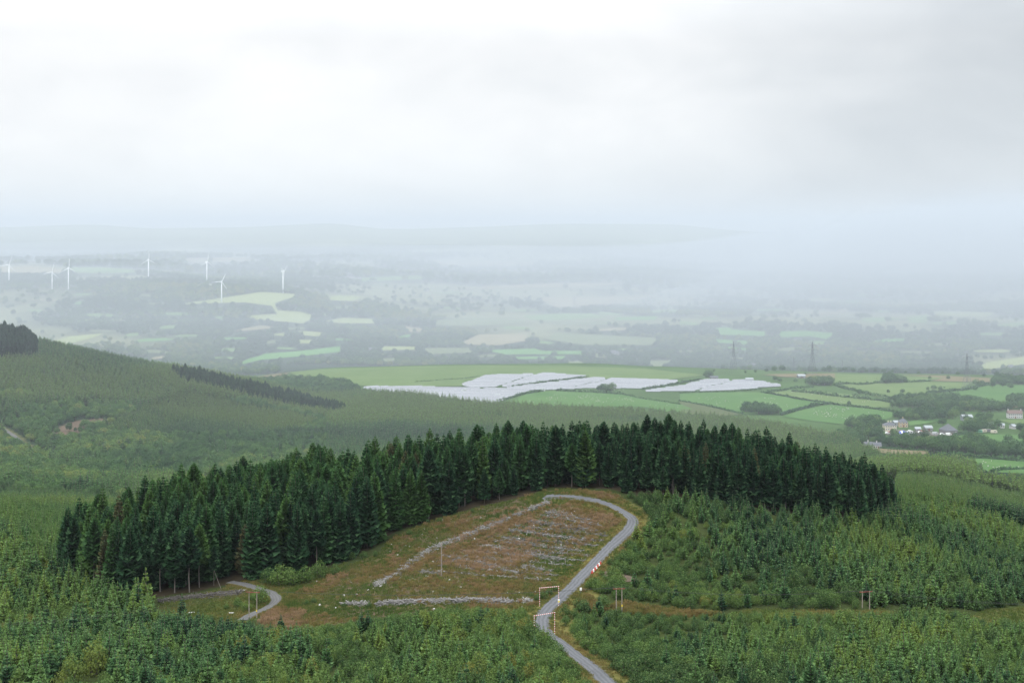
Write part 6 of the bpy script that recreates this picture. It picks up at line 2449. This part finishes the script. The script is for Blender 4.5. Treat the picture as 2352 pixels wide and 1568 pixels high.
# ---------------------------------------------------------------- haze
hb = MB()
zlo, zhi = float(Z.min()) - 6.0, max(ZC + 116.0, float(Z.max()) + 2.0)
hb.box((0, 8950, (zlo + zhi) / 2), (2 * 11200, 18300, zhi - zlo))
m, t, out = new_mat('haze_air')
pv = t.nodes.new('ShaderNodeVolumePrincipled')
pv.inputs['Color'].default_value = HAZE_COLOR
pv.inputs['Density'].default_value = HAZE_DENSITY
pv.inputs['Density Attribute'].default_value = ""
pv.inputs['Anisotropy'].default_value = 0.0
t.links.new(pv.outputs[0], out.inputs['Volume'])

tag(hb.build('haze', m), kind='stuff')



def air(name, corners, z0, z1, density):
    b = MB()
    b.add([(x, y, z0) for x, y in corners] + [(x, y, z1) for x, y in corners], [(3, 2, 1, 0), (4, 5, 6, 7), (0, 1, 5, 4), (1, 2, 6, 5), (2, 3, 7, 6), (3, 0, 4, 7)])
    m, t, out = new_mat(name + '_air')
    pv = t.nodes.new('ShaderNodeVolumePrincipled')
    pv.inputs['Color'].default_value = HAZE_COLOR
    pv.inputs['Density'].default_value = density
    pv.inputs['Density Attribute'].default_value = ""
    pv.inputs['Anisotropy'].default_value = 0.0
    t.links.new(pv.outputs[0], out.inputs['Volume'])
    tag(b.build(name, m), kind='stuff')


# damp air lying in the valley behind the wooded knoll, and the rain shower over the far valley
air('valley_mist', [(-11000, 640), (11000, 640), (11000, 17900), (-11000, 17900)], zlo + 2, ZC + 112, MIST_DENSITY)


# the shower is ragged on top and reaches higher, up into the cloud, towards the right
nx, ny = 90, 40
gx = np.linspace(-10500, 10500, nx)
gy = np.concatenate([np.linspace(2135, 6000, 22), np.linspace(6000, 17800, 19)[1:]])
XX, YY = np.meshgrid(gx, gy, indexing='ij')
sr = np.clip((XX / YY - .06) / .26, 0, 1)
top = ZC - 118 + (fbm(XX, YY, 2600, 501, 4) - .5) * 95 + 205 * sr * sr * (3 - 2 * sr)
ii = np.arange(nx * ny).reshape(nx, ny)
vt_ = np.stack([XX, YY, np.minimum(top, ZC + 105)], -1).reshape(-1, 3)
vb_ = np.stack([XX, YY, np.full_like(XX, zlo + 3)], -1).reshape(-1, 3)
q = np.stack([ii[:-1, :-1], ii[1:, :-1], ii[1:, 1:], ii[:-1, 1:]], -1).reshape(-1, 4)
o_ = nx * ny
sides = []
for e in (ii[:, 0], ii[-1, :], ii[::-1, -1], ii[0, ::-1]):
    sides += [(a + o_, b + o_, b, a) for a, b in zip(e[:-1], e[1:])]
me = np_mesh('rain_shower', np.concatenate([vt_, vb_]), np.concatenate([q, q[:, ::-1] + o_, np.array(sides)]))
m, t, out = new_mat('rain_air')
pv = t.nodes.new('ShaderNodeVolumePrincipled')
pv.inputs['Color'].default_value = HAZE_COLOR
pv.inputs['Density'].default_value = RAIN_DENSITY
pv.inputs['Density Attribute'].default_value = ""
t.links.new(pv.outputs[0], out.inputs['Volume'])
tag(link_mesh('rain_shower', me, m), kind='stuff')
